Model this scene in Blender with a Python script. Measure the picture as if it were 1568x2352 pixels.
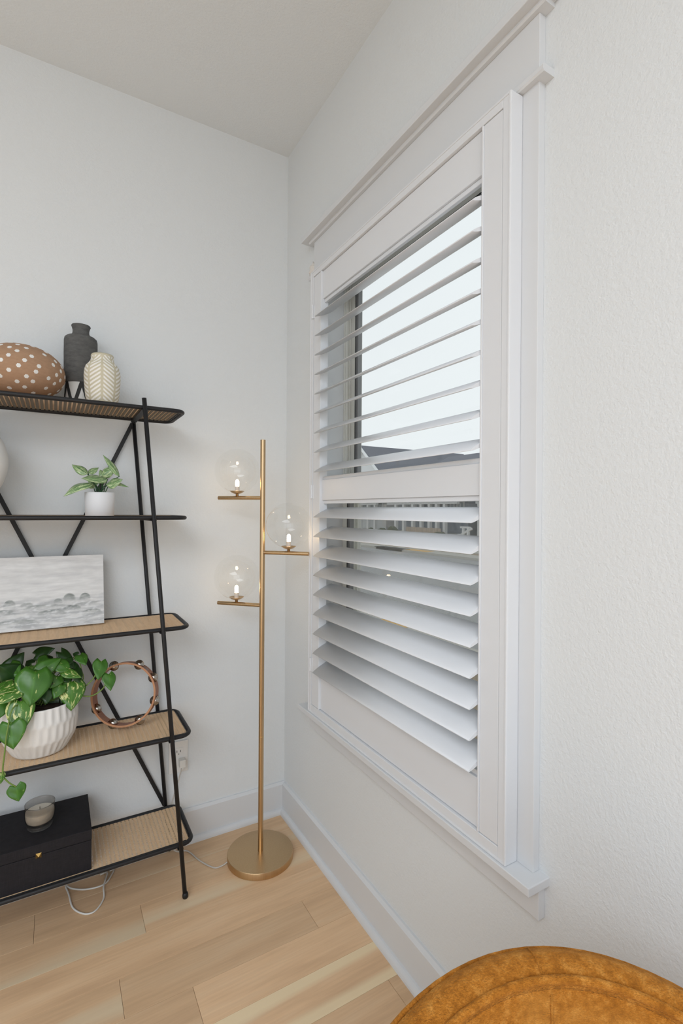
import bpy, bmesh, math, random
from mathutils import Vector, Matrix, noise
random.seed(7)
PI = math.pi
S = bpy.context.scene
COL = S.collection
for o in list(bpy.data.objects):
    bpy.data.objects.remove(o)

# ------------------------------------------------------------------ camera
CAM = Vector((-0.8410, -1.9212, 1.2613))
YAW, PITCH, ROLL, FPX = 0.524448, -0.0031877, 0.0066824, 1138.25
fw = Vector((math.sin(YAW)*math.cos(PITCH), math.cos(YAW)*math.cos(PITCH), math.sin(PITCH)))
r0 = Vector((math.cos(YAW), -math.sin(YAW), 0)); u0 = r0.cross(fw)
rt = math.cos(ROLL)*r0 + math.sin(ROLL)*u0
up = -math.sin(ROLL)*r0 + math.cos(ROLL)*u0
cd = bpy.data.cameras.new('camera'); cam = bpy.data.objects.new('camera', cd); COL.objects.link(cam)
cd.sensor_fit = 'HORIZONTAL'; cd.sensor_width = 36.0; cd.lens = FPX/1568*36.0
cd.clip_start = 0.02; cd.clip_end = 500
M = Matrix((rt, up, -fw)).transposed().to_4x4(); M.translation = CAM
cam.matrix_world = M
S.camera = cam
def at(px, py, axis, val):
    """world point seen at pixel (px,py) of the photo on the plane axis=val (used while measuring)"""
    d = fw + rt*((px-784)/FPX) - up*((py-1176)/FPX)
    t = (val-CAM[axis])/d[axis]
    return CAM + d*t

# ------------------------------------------------------------------ world, lights, exposure
W = bpy.data.worlds.new('overcast_sky'); S.world = W; W.use_nodes = True
bg = W.node_tree.nodes['Background']
bg.inputs[0].default_value = (0.83, 0.87, 0.895, 1); bg.inputs[1].default_value = 1.10
def area(name, loc, rot, sx, sy, power, col):
    l = bpy.data.lights.new(name, 'AREA'); l.shape = 'RECTANGLE'; l.size = sx; l.size_y = sy
    l.energy = power; l.color = col
    o = bpy.data.objects.new(name, l); COL.objects.link(o); o.location = loc; o.rotation_euler = rot
    return o
RX, RY, RH = -4.3, -5.2, 2.74          # room extents
area('daylight_rear_window', (-2.0, RY-0.02, 1.5), (PI/2, 0, 0), 3.2, 2.0, 22, (0.89, 0.96, 1.05))
area('overhead_fill', (-2.6, -3.5, RH-0.03), (0, 0, 0), 2.4, 2.4, 92, (0.88, 0.96, 1.06))  # added unseen area light, gives the room more top-down light
vs = S.view_settings
vs.view_transform = 'Standard'; vs.look = 'None'; vs.exposure = 0.0; vs.gamma = 1.0
vs.use_curve_mapping = False

# ------------------------------------------------------------------ material helpers
def lin(c):
    return tuple(((v/255)/12.92 if v/255 <= 0.04045 else ((v/255+0.055)/1.055)**2.4) for v in c) + (1,)
class NT:
    def __init__(s, name):
        s.m = bpy.data.materials.new(name); s.m.use_nodes = True
        s.t = s.m.node_tree; s.n = s.t.nodes; s.b = s.n['Principled BSDF']; s.out = s.n['Material Output']
    def add(s, ty, **kw):
        n = s.n.new(ty)
        for k, v in kw.items(): setattr(n, k, v)
        return n
    def ln(s, a, b): s.t.links.new(a, b)
    def math(s, op, a, b=None, c=None):
        n = s.add('ShaderNodeMath', operation=op)
        for i, v in enumerate((a, b, c)):
            if v is None: continue
            if isinstance(v, (int, float)): n.inputs[i].default_value = v
            else: s.ln(v, n.inputs[i])
        return n.outputs[0]
    def mix(s, f, a, b):
        n = s.add('ShaderNodeMix', data_type='RGBA')
        for i, v in ((0, f), (6, a), (7, b)):
            if isinstance(v, (int, float)): n.inputs[i].default_value = v
            elif isinstance(v, tuple): n.inputs[i].default_value = v
            else: s.ln(v, n.inputs[i])
        return n.outputs[2]
    def coords(s, scale=(1, 1, 1), kind='Object', off=None):
        tc = s.add('ShaderNodeTexCoord'); mp = s.add('ShaderNodeMapping')
        mp.inputs['Scale'].default_value = scale; s.ln(tc.outputs[kind], mp.inputs[0])
        if off is not None: s.ln(off, mp.inputs['Location'])
        return mp.outputs[0]
    def noise(s, vec, scale, detail=2, rough=0.5):
        n = s.add('ShaderNodeTexNoise'); n.inputs['Scale'].default_value = scale
        n.inputs['Detail'].default_value = detail; n.inputs['Roughness'].default_value = rough
        s.ln(vec, n.inputs['Vector']); return n.outputs[0]
    def ramp(s, f, *stops):
        n = s.add('ShaderNodeValToRGB'); e = n.color_ramp.elements
        while len(e) < len(stops): e.new(0.5)
        for i, (p, c) in enumerate(stops): e[i].position = p; e[i].color = c
        s.ln(f, n.inputs[0]); return n.outputs[0]
    def bump(s, h, strength, dist):
        n = s.add('ShaderNodeBump'); n.inputs['Strength'].default_value = strength; n.inputs['Distance'].default_value = dist
        s.ln(h, n.inputs['Height']); s.ln(n.outputs[0], s.b.inputs['Normal'])
    def base(s, c): 
        if isinstance(c, tuple): s.b.inputs['Base Color'].default_value = c
        else: s.ln(c, s.b.inputs['Base Color'])
    def set(s, rough=0.5, metal=0.0, spec=0.5):
        s.b.inputs['Roughness'].default_value = rough; s.b.inputs['Metallic'].default_value = metal
        s.b.inputs['Specular IOR Level'].default_value = spec
def plain(name, c, rough=0.5, metal=0.0, spec=0.5, bump=None, var=0.0):
    t = NT(name); t.set(rough, metal, spec); col = lin(c)
    if var or bump:
        v = t.coords()
    if var:
        n = t.noise(v, 40, 3)
        t.base(t.mix(n, tuple(x*(1-var) for x in col[:3])+(1,), tuple(min(1, x*(1+var)) for x in col[:3])+(1,)))
    else: t.base(col)
    if bump: t.bump(t.noise(v, bump[0], 2), bump[1], bump[2])
    return t.m
MT = {}
def wall_paint(name, c):
    t = NT(name); t.set(0.75, 0, 0.25); t.base(lin(c)); v = t.coords()
    a = t.noise(v, 130, 2); b = t.noise(v, 330, 1)
    t.bump(t.math('ADD', a, t.math('MULTIPLY', b, 0.4)), 0.6, 0.0018); return t.m
MT['wall'] = wall_paint('wall_paint', (228, 231, 232))
MT['ceil'] = wall_paint('ceiling_paint', (234, 238, 240))
MT['trim'] = plain('trim_paint', (222, 224, 226), 0.38, 0, 0.4)
MT['shutter'] = plain('shutter_paint', (229, 231, 234), 0.35, 0, 0.4)
MT['vinyl'] = plain('window_vinyl', (236, 236, 230), 0.4)
MT['gasket'] = plain('window_gasket', (126, 128, 130), 0.6)
MT['spacer'] = plain('window_spacer', (138, 140, 142), 0.5)
MT['black'] = plain('black_powder_coat', (30, 30, 32), 0.5, 0, 0.4, bump=(900, 0.2, 0.0004))
MT['rubber'] = plain('black_rubber', (14, 14, 15), 0.55)
MT['steel'] = plain('dark_screw', (40, 40, 42), 0.4, 0.5)
def brass():
    t = NT('brushed_brass'); t.set(0.27, 1.0); v = t.coords((260, 260, 4)); n = t.noise(v, 1.0, 3)
    t.base(t.mix(n, lin((192, 162, 124)), lin((210, 182, 143))))
    t.ln(t.math('MULTIPLY_ADD', n, 0.12, 0.27), t.b.inputs['Roughness']); return t.m
MT['brass'] = brass()
MT['gold'] = plain('polished_gold_stud', (240, 205, 130), 0.18, 1.0)
def thin_glass(name, tint, reflect, rough=0.02, face=None):
    t = NT(name); t.n.remove(t.b)
    tr = t.add('ShaderNodeBsdfTransparent'); tr.inputs[0].default_value = tint
    gl = t.add('ShaderNodeBsdfGlossy'); gl.inputs[0].default_value = (1, 1, 1, 1); gl.inputs['Roughness'].default_value = rough
    ge = t.add('ShaderNodeNewGeometry'); vd = t.add('ShaderNodeVectorMath', operation='DOT_PRODUCT')
    t.ln(ge.outputs['Incoming'], vd.inputs[0]); t.ln(ge.outputs['Normal'], vd.inputs[1])
    c = t.math('ABSOLUTE', vd.outputs['Value'])
    fr = t.math('MULTIPLY_ADD', t.math('POWER', t.math('SUBTRACT', 1.0, c), 5.0), 0.96, 0.04)     # Schlick, same from both sides
    mx = t.add('ShaderNodeMixShader')
    t.ln(t.math('MULTIPLY', fr, reflect), mx.inputs[0])
    t.ln(tr.outputs[0], mx.inputs[1]); t.ln(gl.outputs[0], mx.inputs[2]); t.ln(mx.outputs[0], t.out.inputs[0]); return t.m
MT['pane'] = thin_glass('window_glass', (0.97, 0.98, 0.975, 1), 0.5)
MT['globe'] = thin_glass('globe_glass', (0.985, 0.985, 0.98, 1), 0.9)
MT['smoke'] = thin_glass('smoked_glass', (0.80, 0.78, 0.76, 1), 1.0, 0.05)
MT['clear'] = thin_glass('clear_plastic', (0.9, 0.9, 0.9, 1), 1.0, 0.1)
def screen_mat():
    t = NT('insect_screen'); t.set(0.8); t.base(lin((176, 178, 178)))
    tr = t.add('ShaderNodeBsdfTransparent'); mx = t.add('ShaderNodeMixShader'); mx.inputs[0].default_value = 0.28
    t.ln(tr.outputs[0], mx.inputs[1]); t.ln(t.b.outputs[0], mx.inputs[2]); t.ln(mx.outputs[0], t.out.inputs[0]); return t.m
MT['screen'] = screen_mat()
def bulb_mat():
    t = NT('glowing_bulb'); t.base((1, 0.9, 0.75, 1)); t.b.inputs['Emission Color'].default_value = (1, 0.72, 0.42, 1)
    t.b.inputs['Emission Strength'].default_value = 42; return t.m
MT['bulb'] = bulb_mat()
MT['socket'] = plain('ceramic_socket', (228, 220, 210), 0.4)
def wood():
    t = NT('oak_plank'); t.set(0.48, 0, 0.35)
    oi = t.add('ShaderNodeObjectInfo'); cmb = t.add('ShaderNodeCombineXYZ')
    rr = oi.outputs['Random']
    t.ln(t.math('MULTIPLY', rr, 13.7), cmb.inputs[0]); t.ln(t.math('MULTIPLY', rr, 41.3), cmb.inputs[1])
    v = t.coords((1.1, 9, 9), off=cmb.outputs[0])
    big = t.noise(v, 2.2, 4, 0.6)
    v2 = t.coords((5, 160, 160), off=cmb.outputs[0]); fine = t.noise(v2, 1.0, 4, 0.65)
    v3 = t.coords((0.35, 7.5, 7.5), off=cmb.outputs[0]); sap = t.noise(v3, 1.0, 2, 0.5)
    c = t.ramp(big, (0.25, lin((216, 178, 139))), (0.5, lin((236, 198, 156))), (0.78, lin((243, 211, 172))))
    c = t.mix(t.math('MULTIPLY', t.ramp(fine, (0.35, (0, 0, 0, 1)), (0.72, (1, 1, 1, 1))), 0.30), c, lin((200, 162, 126)))
    c = t.mix(t.math('MULTIPLY', t.ramp(sap, (0.60, (0, 0, 0, 1)), (0.66, (1, 1, 1, 1))), 0.75), c, lin((236, 216, 182)))
    tc = t.add('ShaderNodeTexCoord'); sp = t.add('ShaderNodeSeparateXYZ'); t.ln(tc.outputs['Object'], sp.inputs[0])
    edge = t.math('ADD', t.math('DIVIDE', t.math('ABSOLUTE', sp.outputs[1]), 0.06), t.math('MULTIPLY', t.math('SUBTRACT', sap, 0.5), 1.3))
    sc_ = t.add('ShaderNodeSeparateColor'); t.ln(oi.outputs['Color'], sc_.inputs[0])
    c = t.mix(t.math('MULTIPLY', t.ramp(edge, (0.46, (0, 0, 0, 1)), (0.74, (1, 1, 1, 1))), t.math('SUBTRACT', 1.0, sc_.outputs[0])), c, lin((246, 224, 184)))
    # random tone of each board
    hs = t.add('ShaderNodeHueSaturation'); t.ln(c, hs.inputs['Color'])
    t.ln(t.math('MULTIPLY_ADD', rr, 0.20, 0.86), hs.inputs['Value']); hs.inputs['Saturation'].default_value = 0.98
    c = hs.outputs[0]
    # knots
    v4 = t.coords((1.5, 3.2, 3.2), off=cmb.outputs[0]); vo = t.add('ShaderNodeTexVoronoi'); vo.inputs['Scale'].default_value = 1.6
    t.ln(v4, vo.inputs['Vector'])
    k = t.ramp(vo.outputs['Distance'], (0.012, (1, 1, 1, 1)), (0.045, (0, 0, 0, 1)))
    c = t.mix(t.math('MULTIPLY', k, 0.7), c, lin((96, 66, 46)))
    t.base(c); t.bump(fine, 0.12, 0.001); return t.m
MT['wood'] = wood()
def cane():
    t = NT('woven_cane'); t.set(0.55, 0, 0.3); v = t.coords((60, 8, 8)); n = t.noise(v, 3, 3)
    t.base(t.mix(n, lin((208, 174, 136)), lin((230, 202, 168)))); return t.m
MT['cane'] = cane()
MT['cane_shade'] = plain('cane_underside_shade', (112, 100, 84), 0.75, var=0.2)  # shade on the cane undersides, put into a darker colour
def chenille():
    t = NT('mustard_chenille'); t.set(0.9, 0, 0.15); v = t.coords()
    a = t.noise(v, 75, 5, 0.7); b = t.noise(t.coords((420, 420, 1100)), 1, 2); d = t.noise(v, 7, 2)
    c = t.ramp(a, (0.34, lin((158, 97, 32))), (0.50, lin((190, 121, 44))), (0.68, lin((216, 150, 70))))
    c = t.mix(t.math('MULTIPLY', t.ramp(b, (0.35, (0, 0, 0, 1)), (0.65, (1, 1, 1, 1))), 0.40), c, lin((132, 78, 20)))
    c = t.mix(t.math('MULTIPLY', t.ramp(d, (0.45, (0, 0, 0, 1)), (0.7, (1, 1, 1, 1))), 0.35), c, lin((216, 158, 80)))
    t.base(c); t.b.inputs['Sheen Weight'].default_value = 0.25; t.b.inputs['Sheen Tint'].default_value = lin((240, 190, 110))
    t.bump(t.math('ADD', t.math('MULTIPLY', a, 0.6), b), 0.9, 0.0025); return t.m
MT['chenille'] = chenille()
def linen():
    t = NT('black_linen'); t.set(0.75, 0, 0.25)
    a = t.noise(t.coords((60, 60, 900)), 1, 2); b = t.noise(t.coords((900, 900, 40)), 1, 2)
    s = t.math('ADD', a, b); t.base(t.mix(t.math('MULTIPLY', s, 0.5), lin((16, 15, 17)), lin((48, 46, 50))))
    t.bump(s, 0.4, 0.0008); return t.m
MT['linen'] = linen()
def clay(name, c1, c2, sc):
    t = NT(name); t.set(0.8, 0, 0.2); n = t.noise(t.coords((1, 1, 2.5)), sc, 4, 0.65)
    t.base(t.mix(n, lin(c1), lin(c2))); t.bump(n, 0.25, 0.001); return t.m
MT['charcoal'] = clay('charcoal_clay', (66, 66, 66), (118, 117, 115), 45)
MT['charcoal_dark'] = clay('charcoal_glaze', (48, 48, 48), (76, 75, 74), 60)
MT['brownclay'] = clay('brown_clay', (158, 124, 98), (184, 150, 122), 70)
MT['whiteclay'] = plain('white_ceramic', (232, 230, 226), 0.45)
MT['matte_white'] = plain('matte_white_plaster', (228, 227, 224), 0.7, bump=(60, 0.1, 0.001))
MT['potwhite'] = plain('white_planter', (232, 233, 236), 0.5)
MT['soil'] = plain('potting_soil', (52, 38, 28), 0.95, bump=(120, 0.8, 0.004), var=0.3)
def herring():
    t = NT('herringbone_ceramic'); t.set(0.6, 0, 0.3)
    tc = t.add('ShaderNodeTexCoord'); sp = t.add('ShaderNodeSeparateXYZ'); t.ln(tc.outputs['Object'], sp.inputs[0])
    th = t.math('ARCTAN2', sp.outputs[1], sp.outputs[0])
    k = 8/(2*PI)
    u = t.math('MULTIPLY_ADD', th, k, 8.12)                      # eight ribs round the vase
    pp = t.math('PINGPONG', u, 1.0)
    s = t.math('ADD', t.math('MULTIPLY', sp.outputs[2], 1/0.0125), t.math('MULTIPLY', t.math('POWER', pp, 0.8), 2.3))
    fr = t.math('FRACT', s)
    st = t.math('MULTIPLY', t.math('GREATER_THAN', fr, 0.50), t.math('LESS_THAN', t.math('ABSOLUTE', t.math('SUBTRACT', pp, 0.5)), 0.40))
    lim = t.math('MULTIPLY', t.math('LESS_THAN', sp.outputs[2], 0.150), t.math('GREATER_THAN', sp.outputs[2], 0.008))
    st = t.math('MULTIPLY', st, lim)
    t.base(t.mix(st, lin((206, 198, 174)), lin((240, 237, 230)))); t.bump(st, 0.3, 0.0006); return t.m
MT['herring'] = herring()
def jingle():
    t = NT('jingle_steel'); t.set(0.22, 1.0); t.base(lin((190, 184, 176))); return t.m
MT['jingle'] = jingle()
def redwood():
    t = NT('tambourine_wood'); t.set(0.45, 0, 0.4); n = t.noise(t.coords((40, 40, 12)), 2, 4)
    t.base(t.mix(n, lin((128, 74, 50)), lin((172, 110, 74)))); return t.m
MT['redwood'] = redwood()
MT['woodpale'] = plain('pale_ply_edge', (186, 132, 92), 0.5, var=0.15)
MT['brass_old'] = plain('copper_patch', (150, 118, 108), 0.35, 0.4)
def leaf_mat(name, dark, light, pale, thr, veins=0.0):
    t = NT(name); t.set(0.32, 0, 0.5)
    at_ = t.add('ShaderNodeAttribute'); at_.attribute_name = 'uvw'
    sp = t.add('ShaderNodeSeparateXYZ'); t.ln(at_.outputs['Vector'], sp.inputs[0])   # x across(-1..1), y along 0..1
    oi = t.add('ShaderNodeObjectInfo'); cmb = t.add('ShaderNodeCombineXYZ'); t.ln(t.math('MULTIPLY', oi.outputs['Random'], 37), cmb.inputs[0])
    mp = t.add('ShaderNodeMapping'); t.ln(at_.outputs['Vector'], mp.inputs[0]); t.ln(cmb.outputs[0], mp.inputs['Location'])
    mp.inputs['Scale'].default_value = (3, 2.2, 1)
    n = t.noise(mp.outputs[0], 1.4, 3, 0.6)
    c = t.mix(t.noise(mp.outputs[0], 0.6, 2), lin(dark), lin(light))
    c = t.mix(t.ramp(n, (thr, (0, 0, 0, 1)), (thr+0.05, (1, 1, 1, 1))), c, lin(pale))
    ax = t.math('ABSOLUTE', sp.outputs[0])
    mid = t.ramp(ax, (0.03, (1, 1, 1, 1)), (0.09, (0, 0, 0, 1)))
    if veins:
        fr = t.math('FRACT', t.math('SUBTRACT', t.math('MULTIPLY', sp.outputs[1], 9), t.math('MULTIPLY', ax, 2.5)))
        vn = t.ramp(fr, (0.05, (1, 1, 1, 1)), (0.22, (0, 0, 0, 1)))
        mid = t.math('MAXIMUM', mid, t.math('MULTIPLY', vn, 0.6))
        c = t.mix(t.math('MULTIPLY', mid, veins), c, lin(dark))
    else:
        c = t.mix(t.math('MULTIPLY', mid, 0.5), c, lin(light))
    t.base(c); t.b.inputs['Subsurface Weight'].default_value = 0.0; return t.m
MT['pothos'] = leaf_mat('pothos_leaf', (44, 88, 28), (84, 138, 48), (206, 214, 138), 0.66)
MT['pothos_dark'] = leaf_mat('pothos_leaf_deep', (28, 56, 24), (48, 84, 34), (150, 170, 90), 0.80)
MT['pothos_var'] = leaf_mat('pothos_leaf_variegated', (52, 96, 30), (88, 140, 48), (220, 222, 150), 0.55)
MT['pale_leaf'] = leaf_mat('pale_veined_leaf', (74, 116, 70), (160, 192, 132), (198, 214, 166), 0.50, 0.75)
MT['stem'] = plain('green_stem', (112, 140, 62), 0.5)
MT['stem_dark'] = plain('dark_green_stem', (52, 92, 56), 0.5)
MT['cord'] = plain('white_cord', (222, 220, 214), 0.45)
MT['cordgrey'] = plain('clear_lamp_cord', (196, 190, 182), 0.4)
MT['plate'] = plain('outlet_plastic', (232, 230, 226), 0.35)
MT['slot'] = plain('outlet_slot', (40, 38, 36), 0.6)
MT['wax'] = plain('candle_wax', (236, 230, 216), 0.5)
MT['wick'] = plain('candle_wick', (70, 60, 50), 0.8)
MT['caulk'] = plain('caulk', (236, 230, 222), 0.6, bump=(300, 0.5, 0.002))

# ------------------------------------------------------------------ geometry helpers
def wloc(o):
    v = Vector((0, 0, 0))
    while o is not None: v += o.location; o = o.parent
    return v
def tag(o, label=None, cat=None, group=None, kind=None):
    if label: o['label'] = label
    if cat: o['category'] = cat
    if group: o['group'] = group
    if kind: o['kind'] = kind
    return o
def thing(name, label, cat, loc, group=None, kind=None):
    o = bpy.data.objects.new(name, None); o.empty_display_size = 0.05; COL.objects.link(o); o.location = loc
    return tag(o, label, cat, group, kind)
def mesh(name, geo, m, parent=None, smooth=False, bevel=0, origin=None, attr=None):
    """geo=(verts,faces) in world coordinates -> one mesh object under parent"""
    V, F = geo
    if origin is None:
        if parent is not None: org = wloc(parent)
        else:
            xs = [v[0] for v in V]; ys = [v[1] for v in V]; zs = [v[2] for v in V]
            org = Vector(((min(xs)+max(xs))/2, (min(ys)+max(ys))/2, min(zs)))
    else: org = Vector(origin)
    me = bpy.data.meshes.new(name)
    me.from_pydata([(v[0]-org.x, v[1]-org.y, v[2]-org.z) for v in V], [], F)
    if smooth: me.polygons.foreach_set('use_smooth', [True]*len(me.polygons))
    me.materials.append(MT[m] if isinstance(m, str) else m)
    if attr:
        a = me.attributes.new('uvw', 'FLOAT_VECTOR', 'POINT'); a.data.foreach_set('vector', [c for t in attr for c in t])
    me.update()
    bm = bmesh.new(); bm.from_mesh(me); bmesh.ops.recalc_face_normals(bm, faces=bm.faces); bm.to_mesh(me); bm.free()
    o = bpy.data.objects.new(name, me); COL.objects.link(o)
    if parent is not None: o.parent = parent; o.location = org - wloc(parent)
    else: o.location = org
    if bevel:
        b = o.modifiers.new('bevel', 'BEVEL'); b.width = bevel; b.segments = 2; b.limit_method = 'ANGLE'
    return o
def inst(name, src, parent, loc, rot=None):
    """another object of the same mesh data (alike pieces)"""
    o = bpy.data.objects.new(name, src.data); COL.objects.link(o); o.parent = parent
    o.location = Vector(loc) - wloc(parent)
    if rot is not None: o.rotation_euler = rot
    return o
def join(*gs):
    V, F = [], []
    for v, f in gs:
        n = len(V); V += list(v); F += [tuple(i+n for i in q) for q in f]
    return V, F
def box(x0, x1, y0, y1, z0, z1):
    x0, x1 = sorted((x0, x1)); y0, y1 = sorted((y0, y1)); z0, z1 = sorted((z0, z1))
    V = [(x, y, z) for x in (x0, x1) for y in (y0, y1) for z in (z0, z1)]
    return V, [(0, 1, 3, 2), (4, 6, 7, 5), (0, 4, 5, 1), (2, 3, 7, 6), (0, 2, 6, 4), (1, 5, 7, 3)]
def obox(c, ax, ay, az, hx, hy, hz):
    c = Vector(c); V = [tuple(c+ax*hx*i+ay*hy*j+az*hz*k) for i in (-1, 1) for j in (-1, 1) for k in (-1, 1)]
    return V, [(0, 1, 3, 2), (4, 6, 7, 5), (0, 4, 5, 1), (2, 3, 7, 6), (0, 2, 6, 4), (1, 5, 7, 3)]
def lathe(c, prof, seg=32, capb=True, capt=True):
    V = []; F = []
    for r, z in prof:
        for i in range(seg):
            a = 2*PI*i/seg; V.append((c[0]+r*math.cos(a), c[1]+r*math.sin(a), c[2]+z))
    for j in range(len(prof)-1):
        for i in range(seg):
            k = (i+1) % seg; F.append((j*seg+i, j*seg+k, (j+1)*seg+k, (j+1)*seg+i))
    if capb: F.append(tuple(range(seg))[::-1])
    if capt: F.append(tuple((len(prof)-1)*seg+i for i in range(seg)))
    return V, F
def tube(pts, r, seg=10, closed=False, cap=True):
    P = [Vector(p) for p in pts]; n = len(P); V = []; F = []
    R = r if isinstance(r, (list, tuple)) else [r]*n
    prev = None
    for i in range(n):
        if closed: t = P[(i+1) % n]-P[i-1]
        else: t = P[min(i+1, n-1)]-P[max(i-1, 0)]
        t.normalize()
        if prev is None:
            a = Vector((0, 0, 1)) if abs(t.z) < 0.9 else Vector((1, 0, 0))
            u = t.cross(a).normalized()
        else: u = (prev-t*prev.dot(t)).normalized()
        prev = u; w = t.cross(u)
        for k in range(seg):
            g = 2*PI*k/seg; V.append(tuple(P[i]+(u*math.cos(g)+w*math.sin(g))*R[i]))
    for i in range(n if closed else n-1):
        j = (i+1) % n
        for k in range(seg):
            l = (k+1) % seg; F.append((i*seg+k, i*seg+l, j*seg+l, j*seg+k))
    if cap and not closed:
        F.append(tuple(range(seg))[::-1]); F.append(tuple((n-1)*seg+k for k in range(seg)))
    return V, F
def spline(pts, n=8):
    P = [Vector(p) for p in pts]; out = []
    for i in range(len(P)-1):
        a = P[max(i-1, 0)]; b = P[i]; c = P[i+1]; d = P[min(i+2, len(P)-1)]
        for k in range(n):
            t = k/n; out.append(0.5*((2*b)+(c-a)*t+(2*a-5*b+4*c-d)*t*t+(3*b-a-3*c+d)*t**3))
    return out+[P[-1]]
def rrect(x0, x1, y0, y1, z, r, n=6):
    pts = []
    for cx, cy, a0 in ((x1-r, y1-r, 0), (x0+r, y1-r, PI/2), (x0+r, y0+r, PI), (x1-r, y0+r, 1.5*PI)):
        for k in range(n+1):
            a = a0+PI/2*k/n; pts.append((cx+r*math.cos(a), cy+r*math.sin(a), z))
    return pts
def sweepy(prof, y0, y1):
    """closed xz profile extruded along y"""
    n = len(prof); V = [(x, y0, z) for x, z in prof]+[(x, y1, z) for x, z in prof]
    return V, [(i, (i+1) % n, n+(i+1) % n, n+i) for i in range(n)]+[tuple(range(n))[::-1], tuple(range(n, 2*n))]
def sweepx(prof, x0, x1):
    n = len(prof); V = [(x0, y, z) for y, z in prof]+[(x1, y, z) for y, z in prof]
    return V, [(i, (i+1) % n, n+(i+1) % n, n+i) for i in range(n)]+[tuple(range(n))[::-1], tuple(range(n, 2*n))]

# ================================================================== THE ROOM
OY0, OY1, OZ0, OZ1 = -1.207, -0.343, 0.545, 2.122     # window opening
WT = 0.14
wr = mesh('wall_right', join(box(0, WT, RY, OY0, 0, RH), box(0, WT, OY1, 0.1, 0, RH), box(0, WT, OY0, OY1, 0, OZ0-0.018), box(0, WT, OY0, OY1, OZ1, RH)), 'wall')
tag(wr, kind='structure')
wl = mesh('wall_left', box(RX-0.1, 0, 0, 0.1, 0, RH), 'wall'); tag(wl, kind='structure')
# walls behind the camera, the rear one with a large opening for daylight
tag(mesh('wall_rear', join(box(RX-0.1, -3.6, RY-0.1, RY, 0, RH), box(-0.4, WT, RY-0.1, RY, 0, RH), box(-3.6, -0.4, RY-0.1, RY, 0, 0.5), box(-3.6, -0.4, RY-0.1, RY, 2.5, RH)), 'wall'), kind='structure')
tag(mesh('wall_side', box(RX-0.1, RX, RY, 0, 0, RH), 'wall'), kind='structure')
tag(mesh('ceiling', box(RX-0.1, WT, RY-0.1, 0.1, RH, RH+0.1), 'ceil'), kind='structure')
fl = mesh('floor', box(RX-0.1, WT, RY-0.1, 0.1, -0.12, -0.014), plain('floor_gap', (58, 42, 32), 0.9)); tag(fl, kind='structure')
# oak boards, laid parallel to the back wall; butt joints as in the photo
PW = 0.1195
joints = {0: [-0.13], 1: [-0.889], 2: [-0.600], 3: [-1.10, -0.02], 4: [-0.686, -0.146], 5: [-0.520], 6: [-0.95], 7: [-0.060]}
rows = int((-RY)/PW)+1
for k in range(rows):
    y1 = -0.0015-PW*k+(0 if k else 0.0015); y0 = max(-0.0015-PW*(k+1), RY)
    js = sorted(joints.get(k, [-random.uniform(0.1, 1.2)]))
    while js[0] > RX+0.5: js.insert(0, js[0]-random.uniform(0.75, 1.5))
    xs = [RX]+[j for j in js if j > RX+0.1]+[0.0]
    for a, b in zip(xs[:-1], xs[1:]):
        g = 0.00035
        pk = mesh('plank', box(a+g, b-g, y0+g, y1-g, -0.014, 0), 'wood', fl, origin=((a+b)/2, (y0+y1)/2, -0.014), bevel=0.0006)
        if k in (6, 12, 19, 27): pk.color = (0.12, 1, 1, 1)       # boards with pale sapwood along their edges
# baseboards with shoe moulding
def bbprof(s):   # distance from wall, z
    return [(0, 0), (-0.014, 0), (-0.014, 0.1155), (-0.006, 0.1245), (0, 0.1245)]
def shoeprof():
    p = [(-0.014, 0)]
    for k in range(6):
        a = PI/2*k/5; p.append((-0.014-0.015*math.cos(a), 0.021*math.sin(a)))
    return p
bl = mesh('baseboard_left', sweepx(bbprof(0), RX, 0), 'trim'); tag(bl, kind='structure')
mesh('shoe_moulding', sweepx(shoeprof(), RX, -0.014), 'trim', bl, smooth=False)
br = mesh('baseboard_right', sweepy(bbprof(0), RY, -0.014), 'trim'); tag(br, kind='structure')
mesh('shoe_moulding', sweepy(shoeprof(), RY, -0.0145), 'trim', br)

# ------------------------------------------------------------------ window trim
t1 = thing('trim_1', None, None, (0, -0.775, 0.46), kind='structure')
mesh('casing', box(-0.018, 0, -1.2655, -1.207, 0.545, 2.112), 'trim', t1, bevel=0.001)
mesh('casing', box(-0.018, 0, -0.343, -0.2845, 0.545, 2.112), 'trim', t1, bevel=0.001)
mesh('header_board', box(-0.018, 0, -1.2655, -0.2845, 2.126, 2.246), 'trim', t1, bevel=0.001)
mesh('fillet_strip', sweepy([(0, 2.1105), (-0.030, 2.1105), (-0.033, 2.114), (-0.033, 2.1225), (-0.030, 2.126), (0, 2.126)], -1.286, -0.264), 'trim', t1)
mesh('crown_strip', sweepy([(0, 2.246), (-0.027, 2.246), (-0.030, 2.249), (-0.030, 2.255), (0, 2.255)], -1.286, -0.264), 'trim', t1)
mesh('crown_cap', box(-0.05, 0, -1.312, -0.238, 2.255, 2.276), 'trim', t1, bevel=0.0015)
mesh('window_sill', box(-0.06, 0.085, -1.2893, -0.2580, 0.527, 0.545), 'trim', t1, bevel=0.0018)
mesh('apron', box(-0.018, 0, -1.279, -0.270, 0.459, 0.527), 'trim', t1, bevel=0.001)
# old lump of caulk at the header's left end
bm = bmesh.new(); bmesh.ops.create_icosphere(bm, subdivisions=3, radius=1)
for v in bm.verts:
    d = 1+0.45*noise.noise(v.co*2.3); v.co = Vector((v.co.x*0.011, v.co.y*0.022, v.co.z*0.026))*d+Vector((-0.008, -0.258, 2.158))
mesh('caulk_lump', ([tuple(v.co) for v in bm.verts], [tuple(v.index for v in f.verts) for f in bm.faces]), 'caulk', t1, smooth=True); bm.free()

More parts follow.
